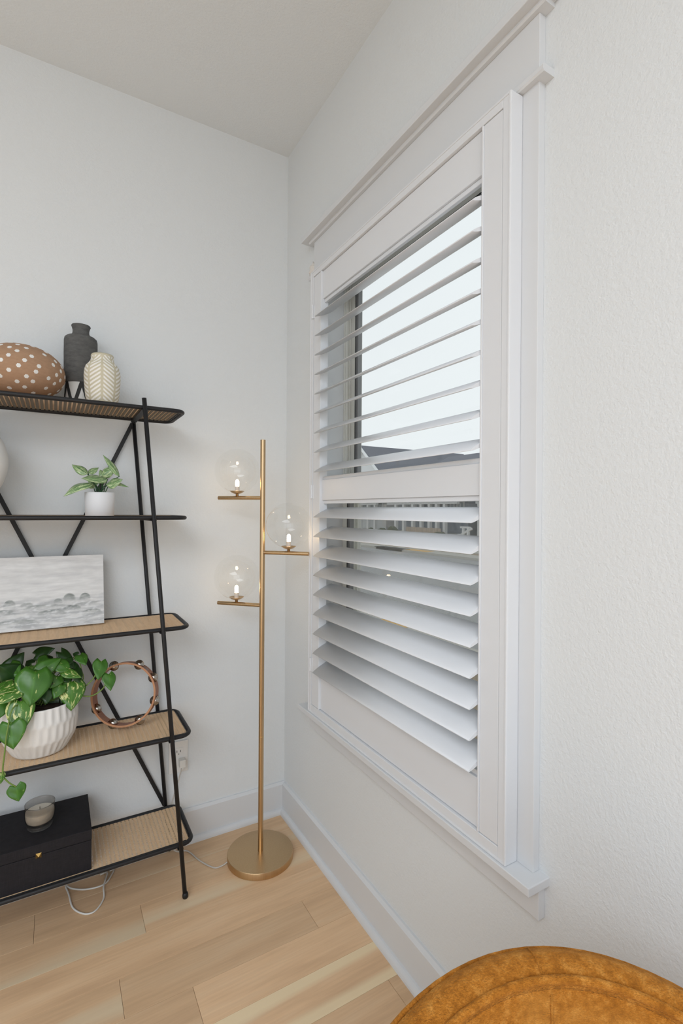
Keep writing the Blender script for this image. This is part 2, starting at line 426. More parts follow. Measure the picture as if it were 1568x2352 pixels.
# ------------------------------------------------------------------ window unit (single hung)
w1 = thing('window_1', None, None, (0.10, -0.775, 0.545), kind='structure')
def rect_frame(x0, x1, y0, y1, z0, z1, w, wb=None, wt=None):
    wb = w if wb is None else wb; wt = w if wt is None else wt
    return join(box(x0, x1, y0, y0+w, z0, z1), box(x0, x1, y1-w, y1, z0, z1), box(x0, x1, y0+w, y1-w, z0, z0+wb), box(x0, x1, y0+w, y1-w, z1-wt, z1))
JY0, JY1, JZ1 = OY0, OY1, OZ1
mesh('jamb_liner', join(box(0, 0.072, OY1-0.008, OY1, OZ0, OZ1), box(0, 0.072, OY0, OY0+0.008, OZ0, OZ1), box(0, 0.072, OY0+0.008, OY1-0.008, OZ1-0.008, OZ1)), 'trim', w1)
mesh('window_frame', rect_frame(0.072, 0.150, OY0, OY1, OZ0, OZ1, 0.012), 'vinyl', w1, bevel=0.001)
mesh('track', join(box(0.077, 0.082, OY1-0.018, OY1-0.012, OZ0, OZ1-0.03), box(0.091, 0.097, OY1-0.018, OY1-0.012, OZ0, OZ1-0.03), box(0.077, 0.082, OY0+0.012, OY0+0.018, OZ0, OZ1-0.03), box(0.091, 0.097, OY0+0.012, OY0+0.018, OZ0, OZ1-0.03)), 'vinyl', w1)
zm = 1.330
def glazing(x0, x1, y0, y1, z0, z1, sash):
    xm = (x0+x1)/2
    mesh('gasket', rect_frame(x0+0.001, x1-0.001, y0, y1, z0, z1, 0.0025), 'gasket', sash)
    mesh('seal', rect_frame(x0-0.0004, x0+0.0008, y0-0.0004, y1+0.0004, z0-0.0004, z1+0.0004, 0.0016), 'rubber', sash)
    mesh('spacer', rect_frame(xm-0.008, xm+0.008, y0+0.0025, y1-0.0025, z0+0.0025, z1-0.0025, 0.011), 'spacer', sash)
    mesh('pane', box(xm-0.0025, xm+0.0015, y0+0.003, y1-0.003, z0+0.003, z1-0.003), 'pane', sash)
us = mesh('upper_sash', rect_frame(0.098, 0.123, OY0+0.012, OY1-0.012, zm-0.02, OZ1-0.012, 0.034), 'vinyl', w1, bevel=0.0015)
glazing(0.098, 0.123, OY0+0.046, OY1-0.046, zm+0.014, OZ1-0.046, us)
ls = mesh('lower_sash', rect_frame(0.0685, 0.0935, OY0+0.018, OY1-0.018, OZ0+0.001, zm+0.022, 0.028, 0.045), 'vinyl', w1, bevel=0.0015)
glazing(0.0685, 0.0935, OY0+0.046, OY1-0.046, OZ0+0.046, zm-0.006, ls)
sc = mesh('screen_frame', rect_frame(0.126, 0.136, OY0+0.012, OY1-0.012, OZ0+0.012, zm+0.015, 0.014), 'vinyl', w1)
mesh('insect_screen', box(0.1305, 0.131, OY0+0.026, OY1-0.026, OZ0+0.026, zm+0.001), 'screen', sc)

# ------------------------------------------------------------------ plantation shutter
sh = thing('plantation_shutter', 'white wooden plantation shutter with tilted louvers covering the window', 'shutter', (-0.041, -0.775, 0.545))
FY0, FY1, FZ0, FZ1 = -1.2265, -0.3265, 0.5455, 2.1085
fx0, fx1 = -0.052, -0.0185
fm = mesh('frame', rect_frame(fx0, fx1, FY0, FY1, FZ0, FZ1, 0.0215, 0.0272, 0.0220), 'shutter', sh, bevel=0.0012)
mesh('frame_bead', rect_frame(fx0-0.0015, fx0+0.004, FY0+0.0005, FY1-0.0005, FZ0, FZ1-0.0005, 0.005), 'shutter', fm, bevel=0.001)
PXF, PXB = -0.0505, -0.0235
SI0, SI1 = -1.1480, -0.4075
mesh('stile', box(PXF, PXB, -1.2035, SI0-0.004, 0.5735, 2.0855), 'shutter', sh, bevel=0.002)
mesh('stile', box(PXF, PXB, SI1+0.004, -0.3500, 0.5735, 2.0855), 'shutter', sh, bevel=0.002)
mesh('stile_bead', box(PXF-0.0025, PXB, SI0-0.0045, SI0, 0.5735, 2.0855), 'shutter', sh, bevel=0.001)
mesh('stile_bead', box(PXF-0.0025, PXB, SI1, SI1+0.0045, 0.5735, 2.0855), 'shutter', sh, bevel=0.001)
def rail(z0, z1, lipb, lipt):
    g = [box(PXF+0.0065, PXB, SI0, SI1, z0+(0.012 if lipb else 0), z1-(0.012 if lipt else 0))]
    if lipb: g.append(box(PXF+0.0125, PXB-0.004, SI0, SI1, z0, z0+0.012))
    if lipt: g.append(box(PXF+0.0125, PXB-0.004, SI0, SI1, z1-0.012, z1))
    mesh('rail', join(*g), 'shutter', sh, bevel=0.0015)
rail(1.978, 2.0855, True, False); rail(1.284, 1.378, True, True); rail(0.5740, 0.694, False, True)
TILT = math.radians(25.5); LW, LT, LX = 0.081, 0.0095, -0.0405
prof = []
for k in range(20):
    a = 2*PI*k/20; ca, sa = math.cos(a), math.sin(a)
    u = math.copysign(abs(ca)**0.9, ca)*LW/2; v = math.copysign(abs(sa)**1.15, sa)*LT/2
    prof.append((LX+u*math.cos(TILT)-v*math.sin(TILT), u*math.sin(TILT)+v*math.cos(TILT)))
rise = LW/2*math.sin(TILT)
zs = [1.9225-0.0665*i+rise for i in range(9)]+[1.2365-0.06635*i+rise for i in range(9)]
ymid = (SI0+SI1)/2
l0 = None
for z in zs:
    if l0 is None:
        l0 = mesh('louver', sweepy([(x, q+z) for x, q in prof], SI0+0.0012, SI1-0.0012), 'shutter', sh, origin=(LX, ymid, z))
        for f in l0.data.polygons: f.use_smooth = len(f.vertices) == 4
    else: inst('louver', l0, sh, (LX, ymid, z))
def hinge(z):
    h = mesh('hinge', join(lathe((-0.0545, -0.3475, z-0.024), [(0.0035, 0), (0.0035, 0.013), (0.003, 0.0132), (0.003, 0.0142), (0.0035, 0.0145), (0.0035, 0.048)], 12),
                           box(-0.0523, -0.0505, -0.3560, -0.3395, z-0.024, z+0.024)), 'shutter', sh)
for z in (1.963, 1.327, 0.715): hinge(z)

# ================================================================== SHELF UNIT
SCX = -0.858
su = thing('etagere_shelf', 'black metal etagere with five cane shelves and crossed back braces', 'shelf', (SCX, -0.155, 0))
legx = lambda z: 0.389-0.083*z
YF, YR = -0.2815, -0.0225
ZS = [0.168, 0.522, 0.876, 1.234, 1.579]
for y in (YF, YR):
    for s in (1, -1):
        top = 1.606 if y == YF else 1.590
        lg = mesh('leg', tube([(SCX+s*legx(z), y, z) for z in (0.012, top)], 0.0068, 12), 'black', su, smooth=True)
        x = SCX+s*legx(0)
        mesh('foot', lathe((x, y, 0), [(0.0075, 0), (0.0092, 0.003), (0.0095, 0.010), (0.0075, 0.018)], 14), 'rubber', lg, smooth=True)
def cane_panel(x0, x1, y0, y1, z):
    g = []; n = int((x1-x0)/0.0122); p = (x1-x0)/n
    for i in range(n):
        a = x0+p*i+0.0022; zz = z+(0.0005 if i % 2 else 0); g.append(box(a, a+p-0.0044, y0, y1, zz-0.0006, zz+0.0006))
    m = int((y1-y0)/0.0062); q = (y1-y0)/m
    for j in range(m):
        b = y0+q*j+0.0012; zz = z+0.0008; g.append(box(x0, x1, b, b+q-0.0034, zz-0.0005, zz+0.0005))
    return join(*g)
for i, z in enumerate(ZS):
    half = 0.421-0.025*z
    x0, x1, y0, y1 = SCX-half, SCX+half, -0.268, -0.036
    sf = mesh('shelf', tube(rrect(x0, x1, y0, y1, z, 0.034), 0.0068, 10, closed=True), 'black', su, smooth=True)
    mesh('inner_ring', tube(rrect(x0+0.009, x1-0.009, y0+0.009, y1-0.009, z+0.0015, 0.026), 0.0030, 6, closed=True), 'black', sf)
    cp = mesh('cane_panel', cane_panel(x0+0.011, x1-0.011, y0+0.011, y1-0.011, z+0.003), 'cane', sf)
    cp['kind'] = 'stuff'
    n_ = int((x1-x0-0.022)/0.0122); p_ = (x1-x0-0.022)/n_
    rd = mesh('cane_shade_strips', join(*[box(x0+0.011+p_*q+0.0022, x0+0.011+p_*(q+1)-0.0022, y0+0.011, y1-0.011, z+0.0008, z+0.0020) for q in range(n_)]), 'cane_shade', sf)  # added strips under the cane, their dark colour stands for the underside shade
    rd['kind'] = 'stuff'
    for s in (1, -1):
        xx = SCX+s*legx(z)
        b = mesh('bracket', box(xx-0.009, xx+0.009, YF+0.004, YR-0.004, z-0.010, z-0.0072), 'black', sf)
        for yy in (YF+0.012, YR-0.012):
            mesh('bolt', lathe((xx, yy, z-0.0145), [(0.003, 0), (0.0045, 0.0015), (0.0045, 0.0045)], 8), 'steel', sf)
# crossed flat bars at the back
def brace(s, yy):
    a = Vector((SCX+s*(legx(1.567)-0.003), yy, 1.567)); b = Vector((SCX-s*(legx(0.165)-0.002), yy, 0.165))
    d = (b-a).normalized(); n = Vector((0, 1, 0)); w = d.cross(n)
    return obox((a+b)/2, d, w, n, (b-a).length/2, 0.0065, 0.0014)
mesh('brace', brace(1, -0.0130), 'black', su); mesh('brace', brace(-1, -0.0100), 'black', su)
TOP = [z+0.0045 for z in ZS]     # resting height of each shelf

# ================================================================== THINGS ON THE SHELVES
# --- spotted egg vase
ec = Vector((-0.929, -0.158, TOP[4]+0.0825)); ea, eb = 0.116, 0.0815
eg = thing('spotted_vase', 'brown egg-shaped vase with white hexagonal dots on the top shelf', 'vase', (ec.x, ec.y, TOP[4]))
prof = []
for k in range(33):
    a = -PI/2+PI*k/32; prof.append((max(ea*math.cos(a), 0.0), eb*math.sin(a)))
prof = [p for p in prof if p[1] > -eb*0.985]; prof[-1] = (0.022, prof[-2][1]+0.0005)
body = mesh('body', lathe((ec.x, ec.y, ec.z), prof[:-2]+[(0.030, eb*0.955), (0.026, eb*0.93), (0.026, eb*0.6)], 48, True, True), 'brownclay', eg, smooth=True)
d0 = None; N = 132; rnd = random.Random(3)
for k in range(N):
    zz = 1-2*(k+0.5)/N; ph = k*PI*(3-5**0.5)+rnd.uniform(-0.13, 0.13); zz = max(-0.98, min(0.90, zz+rnd.uniform(-0.012, 0.012)))
    if zz > 0.91 or zz < -0.96: continue
    rr = math.sqrt(1-zz*zz); p = Vector((ea*rr*math.cos(ph), ea*rr*math.sin(ph), eb*zz))
    nrm = Vector((p.x/ea**2, p.y/ea**2, p.z/eb**2)).normalized()
    q = nrm.to_track_quat('Z', 'Y').to_euler()
    loc = ec+p-nrm*0.0004
    if d0 is None:
        d0 = mesh('dot', lathe((0, 0, 0), [(0.0064, -0.0009), (0.0064, 0.0004), (0.0058, 0.0008)], 6), 'whiteclay', eg, origin=(0, 0, 0))
        d0.location = loc-wloc(eg); d0.rotation_euler = q
    else: inst('dot', d0, body if False else eg, loc, q)
# --- charcoal vase
vc = at(185.5, 850, 1, -0.093); vc.z = TOP[4]
cv = thing('charcoal_vase', 'tall charcoal grey vase with white zigzag base behind the cream vase', 'vase', vc)
vk = (at(187, 749, 1, -0.093).z-vc.z)/0.2565
def vs_(pr): return [(r*1.035, z*vk) for r, z in pr]
mesh('body', lathe(vc, vs_([(0.0455, 0.076), (0.0468, 0.080), (0.0472, 0.12), (0.0475, 0.165), (0.0472, 0.208), (0.0455, 0.216), (0.040, 0.2205), (0.030, 0.224), (0.0255, 0.228), (0.0235, 0.234),
                         (0.0235, 0.242), (0.0255, 0.2495), (0.0275, 0.254), (0.0265, 0.2565), (0.0235, 0.2565), (0.021, 0.245), (0.021, 0.20)]), 48), 'charcoal', cv, smooth=True)
wb = mesh('base', lathe(vc, vs_([(0.0425, 0), (0.0445, 0.002), (0.0452, 0.04), (0.0455, 0.0775)]), 48), 'whiteclay', cv, smooth=True)
def zig(a0, a1, w):
    V = []; F = []; n = 10
    for k in range(n+1):
        t = k/n
        for e in (-1, 1):
            a = a0+(a1-a0)*t+e*w/2; V.append((vc.x+0.0477*math.cos(a), vc.y+0.0477*math.sin(a), vc.z+(0.078-0.0775*t)*vk))
        for e in (-1, 1):
            a = a0+(a1-a0)*t+e*w/2; V.append((vc.x+0.0455*math.cos(a), vc.y+0.0455*math.sin(a), vc.z+(0.078-0.0775*t)*vk))
    for k in range(n):
        b = 4*k; c = b+4
        F += [(b, b+1, c+1, c), (b+2, c+2, c+3, b+3), (b, c, c+2, b+2), (b+1, b+3, c+3, c+1)]
    F += [(0, 2, 3, 1), (4*n, 4*n+1, 4*n+3, 4*n+2)]
    return V, F
for k in range(6):
    a = math.radians(-148+60*k)
    mesh('zigzag_stripe', zig(a, a+math.radians(27), 0.23), 'charcoal_dark', wb); mesh('zigzag_stripe', zig(a+math.radians(60), a+math.radians(30), 0.23), 'charcoal_dark', wb)
# --- cream vase
cc = at(235, 870, 1, -0.204); cc.z = TOP[4]
cr = thing('cream_vase', 'short cream vase with white herringbone leaf pattern on the top shelf', 'vase', cc)
ck = (at(236, 816, 1, -0.204).z-cc.z)/0.1405
mesh('body', lathe(cc, [(r, z*ck) for r, z in [(0.040, 0), (0.0445, 0.003), (0.0485, 0.03), (0.0515, 0.06), (0.0522, 0.080), (0.0510, 0.095), (0.0475, 0.106), (0.040, 0.1145), (0.0345, 0.121), (0.0325, 0.128), (0.0325, 0.137),
                         (0.0305, 0.1405), (0.0285, 0.138), (0.0285, 0.10)]], 56), 'herring', cr, smooth=True, origin=cc)

# --- leaves
def leaf_geo(base, tip, width, nrm, heart=0.0, fold=0.18, droop=0.12, nx=7, ny=11, point=1.0):
    """blade from base to tip; nrm = the side it shows; returns geometry + (across,along) attribute"""
    B, T = Vector(base), Vector(tip); d = T-B; L = d.length; d.normalize()
    n = Vector(nrm); n = (n-d*n.dot(d)).normalized(); s = d.cross(n)
    V, F, A = [], [], []
    for j in range(ny):
        t = j/(ny-1)
        if heart:
            if t < 0.26: w = 0.52+0.48*math.sin(PI/2*t/0.26)
            else:
                q = (t-0.26)/0.74; w = (1-q)**0.85*(1+0.75*q*(1-q))
        else: w = math.sin(PI*(t**0.72))**0.9
        for i in range(nx):
            a = -1+2*i/(nx-1)
            lt = t
            if heart: lt = t-heart*(1-t)**2.5*(abs(a)**1.3)*(1.25-0.45*abs(a))
            p = B+d*(lt*L)+s*(a*w*width/2)+n*(-fold*width*abs(a)*w*0.5+droop*L*(math.sin(PI*t)*0.6-0.3*t*t)+0.02*width*math.sin(9*t+3*a))
            V.append(tuple(p)); A.append((a, t, 0))
    for j in range(ny-1):
        for i in range(nx-1):
            q = j*nx+i; F.append((q, q+1, q+nx+1, q+nx))
    return (V, F), A
def leaf(parent, base, tip, width, nrm, m, **kw):
    g, A = leaf_geo(base, tip, width, nrm, **kw)
    o = mesh('leaf', g, m, parent, smooth=True, attr=A, origin=base)
    so = o.modifiers.new('thick', 'SOLIDIFY'); so.thickness = 0.0006
    return o
toC = lambda p: (CAM-Vector(p)).normalized()
# --- small plant, second shelf
pc = Vector((-0.7155, -0.150, TOP[3]))
sp_ = thing('small_potted_plant', 'small green leafy plant in plain white cylinder pot on second shelf', 'plant', pc)
pot = mesh('pot', lathe(pc, [(0.0405, 0), (0.0420, 0.0015), (0.0440, 0.0745), (0.0432, 0.0755), (0.0415, 0.0745), (0.0405, 0.060)], 40), 'potwhite', sp_, smooth=False)
for f in pot.data.polygons: f.use_smooth = len(f.vertices) == 4
mesh('soil', lathe((pc.x, pc.y, pc.z+0.062), [(0.0403, 0), (0.0403, 0.003), (0.02, 0.006)], 24), 'soil', sp_)
Z1 = lambda zx, zy, y: at(zx/3.4844, 700+zy/3.4836, 1, y)
small = [((745, 1425, -.165), (640, 1398, -.175), (505, 1520, -.185), 80, (0, -.6, 1)),
         ((700, 1355, -.140), None, (575, 1275, -.120), 62, (-.2, -.8, .7)),
         ((705, 1350, -.125), None, (790, 1300, -.115), 44, (0, -.8, .6)),
         ((860, 1395, -.160), None, (655, 1385, -.205), 74, (0, -.9, .7)),
         ((815, 1372, -.140), None, (922, 1298, -.150), 66, (.2, -.9, .5)),
         ((955, 1372, -.150), None, (828, 1198, -.135), 56, (.6, -.8, .2)),
         ((850, 1440, -.165), None, (978, 1395, -.185), 84, (.1, -.8, .7)),
         ((895, 1418, -.150), None, (1030, 1456, -.175), 46, (.1, -.5, .9)),
         ((800, 1420, -.125), None, (700, 1400, -.095), 80, (0, -.7, .7)),
         ((830, 1380, -.130), None, (800, 1318, -.120), 40, (0, -.9, .3)),
         ((760, 1440, -.150), None, (690, 1455, -.150), 50, (0, -.7, .8))]
for b, mid, t, w, n in small:
    B, T = Z1(*b), Z1(*t)
    leaf(sp_, B, T, 1.35*w/3.484*0.00133, n, 'pale_leaf', droop=0.22 if mid else 0.10, fold=0.35)
    root = pc+Vector((random.uniform(-.012, .012), random.uniform(-.012, .012), 0.064))
    mesh('stem', tube(spline([root, (root+B)/2+Vector((0, 0, .006)), B], 5), 0.0016, 6), 'stem_dark', sp_, smooth=True)
# --- white abstract head sculpture, mostly out of frame
hc = Vector((-1.050, -0.150, TOP[3]))
sx = thing('head_sculpture', 'white abstract face sculpture at the left end of the second shelf', 'sculpture', hc)
V, F = [], []; nu, nv = 96, 72; fa = 1.5*PI+0.10      # fa: where the face looks
def g_(x, w): return math.exp(-(x/w)**2)
for j in range(nv+1):
    t = j/nv; z = 0.272*(1-math.cos(PI*t))/2 if t > 0.5 else 0.272*(0.5*(t/0.5))
    hz = (z-0.152)/0.120
    rx = 0.090*math.sqrt(max(0, 1-abs(hz)**2.2)) if z > 0.05 else 0
    if z < 0.152: rx = max(rx*(0.84+0.16*z/0.152), 0.036+0.020*g_(z, 0.03)) 
    if j == nv: rx = 0.0006
    ry = rx*0.80
    for i in range(nu):
        a = 2*PI*i/nu; da = (a-fa+PI) % (2*PI)-PI
        nose = g_(da, 0.13)*(max(0, math.sin(PI*min(1, max(0, (z-0.104)/0.075))))**0.8)*0.026*(1.25-(z-0.104)/0.12)
        brow = g_(z-0.176, 0.010)*g_(da, 0.75)*0.010
        eye = -(g_(z-0.158, 0.012))*(g_(da-0.38, 0.20)+g_(da+0.38, 0.20))*0.013
        lid = (g_(z-0.156, 0.006))*(g_(da-0.38, 0.14)+g_(da+0.38, 0.14))*0.006
        lips = (g_(z-0.090, 0.0045)+g_(z-0.080, 0.005))*g_(da, 0.26)*0.009
        chin = g_(z-0.060, 0.012)*g_(da, 0.35)*0.012
        k = nose+brow+eye+lid+lips+chin
        V.append((hc.x+(rx+k)*math.cos(a), hc.y+(ry+k)*math.sin(a), hc.z+z))
for j in range(nv):
    for i in range(nu):
        k = (i+1) % nu; F.append((j*nu+i, j*nu+k, (j+1)*nu+k, (j+1)*nu+i))
F.append(tuple(range(nu))[::-1]); F.append(tuple(nv*nu+i for i in range(nu)))
mesh('head', (V, F), 'matte_white', sx, smooth=True)
mesh('plinth', lathe(hc, [(0.052, 0), (0.053, 0.001), (0.053, 0.008), (0.045, 0.010)], 32), 'matte_white', sx)

# --- seascape canvas leaning on the third shelf
cvx1, cvx0 = -0.6985, -1.118
b0 = Vector((0, -0.122, TOP[2]+0.001)); t0 = Vector((0, -0.066, TOP[2]+0.2215))
du = (t0-b0); Hc = du.length; du.normalize(); dn = Vector((0, -du.z, du.y)); 
pt = thing('seascape_canvas', 'pale grey seascape painting on canvas leaning on the third shelf', 'painting', ((cvx0+cvx1)/2, -0.11, TOP[2]))
cen = Vector(((cvx0+cvx1)/2, 0, 0))+b0+du*(Hc/2)+Vector((0, 0.0095, 0.0025))
mesh('canvas', obox(cen, Vector((1, 0, 0)), du, dn, (cvx1-cvx0)/2, Hc/2, 0.0085), plain('canvas_cloth', (226, 226, 224), 0.8, bump=(700, 0.3, 0.0006)), pt)
def paint_col(u, v):
    # u 0..1 from the right edge leftwards in canvas widths of the seen part, v 0..1 upwards
    n = lambda a, b, s=0: noise.fractal(Vector((u*a+s, v*b+s*1.7, s)), 1.0, 2.0, 4)
    base = Vector((226, 226, 225))+Vector((1, 1, 1))*(10*n(3, 16, 1)+8*n(9, 40, 5))
    if v > 0.5: base += Vector((-10, -10, -9))*max(0, n(2.5, 14, 9))*1.6
    sea = Vector((160, 163, 166))
    k = max(0, min(1, (0.46-v)/0.10))*0.55*max(0, min(1, 0.55+1.1*n(5, 22, 3)))
    base = base.lerp(sea, k)
    # wave humps (u centre, v base, half width, height)
    for (cu, cv_, hw, hh, st) in ((0.335, 0.375, .060, .085, .85), (0.185, 0.375, .055, .075, .95), (0.44, 0.345, .045, .050, .8), (0.87, 0.335, .055, .085, .75), (0.72, 0.325, .060, .045, .7),
                                  (0.56, 0.28, .20, .05, .5), (0.31, 0.235, .09, .06, .7), (0.50, 0.205, .13, .045, .7), (0.12, 0.165, .10, .05, .75), (0.95, 0.235, .15, .06, .6), (0.82, 0.09, .22, .06, .55), (0.15, 0.29, .16, .03, .4),
                                  (1.15, 0.36, .10, .07, .8), (1.35, 0.22, .16, .06, .7)):
        du_ = (u-cu)/hw
        if abs(du_) > 1.5: continue
        top = cv_+hh*math.sqrt(max(0, 1-min(1, du_*du_)))
        below = top-v
        if below < -0.004: continue
        m = math.exp(-(max(0, below)/(hh*0.75))**1.3)*max(0, 1-abs(du_)**4)*st*(0.75+0.6*n(14, 26, 11))*min(1, (below+0.004)/0.010)
        base = base.lerp(Vector((88, 97, 93)), max(0, min(0.9, m)))
    foam = max(0, n(16, 46, 17))*max(0, min(1, (0.42-v)/0.1))
    base = base.lerp(Vector((232, 233, 234)), min(0.8, foam*1.3))
    return [max(0, min(255, c)) for c in base]
nx, ny = 190, 104
V = []; F = []; C = []
org = Vector((cvx0, 0, 0))+b0+Vector((0, 0.0095, 0.0025))+dn*0.0089
for j in range(ny+1):
    for i in range(nx+1):
        p = org+Vector((1, 0, 0))*((cvx1-cvx0)*i/nx)+du*(Hc*j/ny); V.append(tuple(p))
        u = (1-i/nx)*(cvx1-cvx0)/0.3; C.append(paint_col(u, j/ny))
for j in range(ny):
    for i in range(nx):
        q = j*(nx+1)+i; F.append((q, q+1, q+nx+2, q+nx+1))
tt = NT('seascape_paint'); tt.set(0.7, 0, 0.25); an = tt.add('ShaderNodeAttribute'); an.attribute_name = 'paint'; tt.base(an.outputs['Color'])
tt.bump(tt.noise(tt.coords(), 500, 2), 0.25, 0.0006)
pic = mesh('picture', (V, F), tt.m, pt)
ca = pic.data.color_attributes.new('paint', 'FLOAT_COLOR', 'POINT')
ca.data.foreach_set('color', [v for c in C for v in lin(c)])

# --- pothos in a fluted pot, fourth shelf
qc = Vector((-0.877, -0.158, TOP[1]))
ph = thing('pothos_plant', 'trailing variegated pothos in white fluted pot on the fourth shelf', 'plant', qc)
V, F = [], []; nu, nv = 150, 30; HP = 0.150
for j in range(nv+1):
    t = j/nv; z = HP*t
    R = 0.070+0.034*math.sin(PI*0.5*min(1, t/0.55))-0.007*max(0, (t-0.6)/0.4)**2
    if t < 0.05: R -= 0.012*(1-t/0.05)**2
    tier = min(2, int(t/0.34)); tt_ = (t-tier*0.34)/0.34
    for i in range(nu):
        a = 2*PI*i/nu; ph_ = (a*30/(2*PI)+(0.5 if tier % 2 else 0)) % 1
        sc_ = -0.0046*(1-(2*ph_-1)**2)*math.sin(PI*min(1, max(0, tt_)))**0.5 if t > 0.04 else 0
        V.append((qc.x+(R+sc_)*math.cos(a), qc.y+(R+sc_)*math.sin(a), qc.z+z))
for R, z in ((0.094, HP), (0.092, HP-0.02)):
    for i in range(nu):
        a = 2*PI*i/nu; V.append((qc.x+R*math.cos(a), qc.y+R*math.sin(a), qc.z+z))
for j in range(nv+2):
    for i in range(nu):
        k = (i+1) % nu; F.append((j*nu+i, j*nu+k, (j+1)*nu+k, (j+1)*nu+i))
F.append(tuple(range(nu))[::-1])
mesh('pot', (V, F), 'whiteclay', ph, smooth=True)
mesh('soil', lathe((qc.x, qc.y, qc.z+HP-0.022), [(0.0915, 0), (0.0915, 0.004), (0.04, 0.012)], 40), 'soil', ph)
P2 = lambda zx, zy, y: at(zx/3.4844, 1200+zy/3.4836, 1, y)
P3 = lambda zx, zy, y: at(zx/3.4844, 1700+zy/3.4836, 1, y)
pl = [  # base, tip, width(zoom px), material, (normal)
    ((285, 1195, -.225), (235, 1478, -.265), 245, 'pothos', (.1, -1, .35)),
    ((575, 1275, -.190), (570, 1508, -.235), 200, 'pothos_var', (.1, -1, .25)),
    ((515, 1195, -.200), (652, 1240, -.215), 84, 'pothos_var', (0, -.7, .7)),
    ((120, 1300, -.235), (-35, 1460, -.270), 190, 'pothos_var', (-.1, -.8, .7)),
    ((150, 1290, -.225), (-20, 1360, -.260), 120, 'pothos_var', (-.1, -.7, .8)),
    ((165, 1435, -.255), (160, 1702, -.290), 180, 'pothos_var', (.0, -1, .3)),
    ((85, 1610, -.280), (105, 1818, -.300), 185, 'pothos', (-.2, -1, .25)),
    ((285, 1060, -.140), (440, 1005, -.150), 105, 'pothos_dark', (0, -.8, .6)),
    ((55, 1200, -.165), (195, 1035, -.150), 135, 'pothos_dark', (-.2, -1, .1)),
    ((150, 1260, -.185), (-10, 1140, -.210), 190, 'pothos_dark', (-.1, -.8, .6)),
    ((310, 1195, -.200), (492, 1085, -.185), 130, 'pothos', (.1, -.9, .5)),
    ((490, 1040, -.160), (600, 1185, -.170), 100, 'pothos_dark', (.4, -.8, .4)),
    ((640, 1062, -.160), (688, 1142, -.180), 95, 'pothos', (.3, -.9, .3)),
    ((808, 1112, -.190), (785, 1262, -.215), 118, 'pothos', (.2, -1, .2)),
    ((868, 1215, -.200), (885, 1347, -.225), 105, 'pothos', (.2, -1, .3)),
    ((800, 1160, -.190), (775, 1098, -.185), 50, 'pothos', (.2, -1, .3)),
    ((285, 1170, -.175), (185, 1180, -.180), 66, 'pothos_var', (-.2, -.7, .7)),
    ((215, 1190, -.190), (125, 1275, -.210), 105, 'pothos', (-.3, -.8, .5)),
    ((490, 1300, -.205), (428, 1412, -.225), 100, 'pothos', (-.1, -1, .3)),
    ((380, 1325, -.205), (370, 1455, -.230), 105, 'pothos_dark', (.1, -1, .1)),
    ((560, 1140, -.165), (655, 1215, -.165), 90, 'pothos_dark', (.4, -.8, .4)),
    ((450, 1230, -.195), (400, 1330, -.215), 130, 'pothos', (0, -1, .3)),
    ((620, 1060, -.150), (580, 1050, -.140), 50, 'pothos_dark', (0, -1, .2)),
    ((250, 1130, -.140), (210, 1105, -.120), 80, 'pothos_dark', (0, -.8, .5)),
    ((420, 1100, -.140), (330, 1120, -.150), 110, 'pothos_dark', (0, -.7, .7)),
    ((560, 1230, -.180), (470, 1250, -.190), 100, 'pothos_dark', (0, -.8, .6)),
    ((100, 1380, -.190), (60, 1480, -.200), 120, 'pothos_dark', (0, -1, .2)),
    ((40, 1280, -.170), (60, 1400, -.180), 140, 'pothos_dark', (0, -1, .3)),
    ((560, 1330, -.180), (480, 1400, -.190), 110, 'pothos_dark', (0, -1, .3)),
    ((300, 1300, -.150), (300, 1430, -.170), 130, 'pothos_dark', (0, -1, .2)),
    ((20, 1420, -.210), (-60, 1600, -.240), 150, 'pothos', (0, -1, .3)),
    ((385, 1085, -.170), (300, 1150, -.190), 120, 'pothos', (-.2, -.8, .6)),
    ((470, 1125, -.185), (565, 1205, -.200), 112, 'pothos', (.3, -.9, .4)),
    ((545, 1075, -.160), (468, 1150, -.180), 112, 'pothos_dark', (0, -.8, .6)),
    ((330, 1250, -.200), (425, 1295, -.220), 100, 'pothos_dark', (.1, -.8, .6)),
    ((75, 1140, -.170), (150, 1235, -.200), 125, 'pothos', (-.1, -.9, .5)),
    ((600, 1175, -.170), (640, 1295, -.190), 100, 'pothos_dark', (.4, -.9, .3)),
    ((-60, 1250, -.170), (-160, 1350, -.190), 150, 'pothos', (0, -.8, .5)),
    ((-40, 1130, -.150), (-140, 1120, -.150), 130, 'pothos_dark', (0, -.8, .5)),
]
rp = random.Random(11)
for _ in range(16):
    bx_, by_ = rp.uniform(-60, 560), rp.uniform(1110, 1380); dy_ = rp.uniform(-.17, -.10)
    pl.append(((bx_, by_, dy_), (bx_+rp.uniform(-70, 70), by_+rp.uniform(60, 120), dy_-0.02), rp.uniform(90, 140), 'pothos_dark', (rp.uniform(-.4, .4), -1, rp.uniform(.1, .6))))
crown = Vector((qc.x, qc.y, qc.z+HP-0.012))
for b, t, w, m, n in pl:
    B, T = P2(*b), P2(*t)
    leaf(ph, B, T, 1.12*w/3.484*0.00125, n, m, heart=0.22, fold=0.16, droop=0.08, nx=9, ny=12)
    if b[0] < 700:
        root = crown+Vector((random.uniform(-.03, .03), random.uniform(-.02, .03), 0))
        midp = (root+B)/2+Vector((0, 0.01, 0.02))
        mesh('petiole', tube(spline([root, midp, B], 6), 0.0014, 6), 'stem', ph, smooth=True)
B, T = P3(128, 372, -.297), P3(150, 492, -.305); leaf(ph, B, T, 135/3.484*0.00122, (.1, -1, .3), 'pothos', heart=0.26, fold=0.14, droop=0.05, nx=9, ny=12)
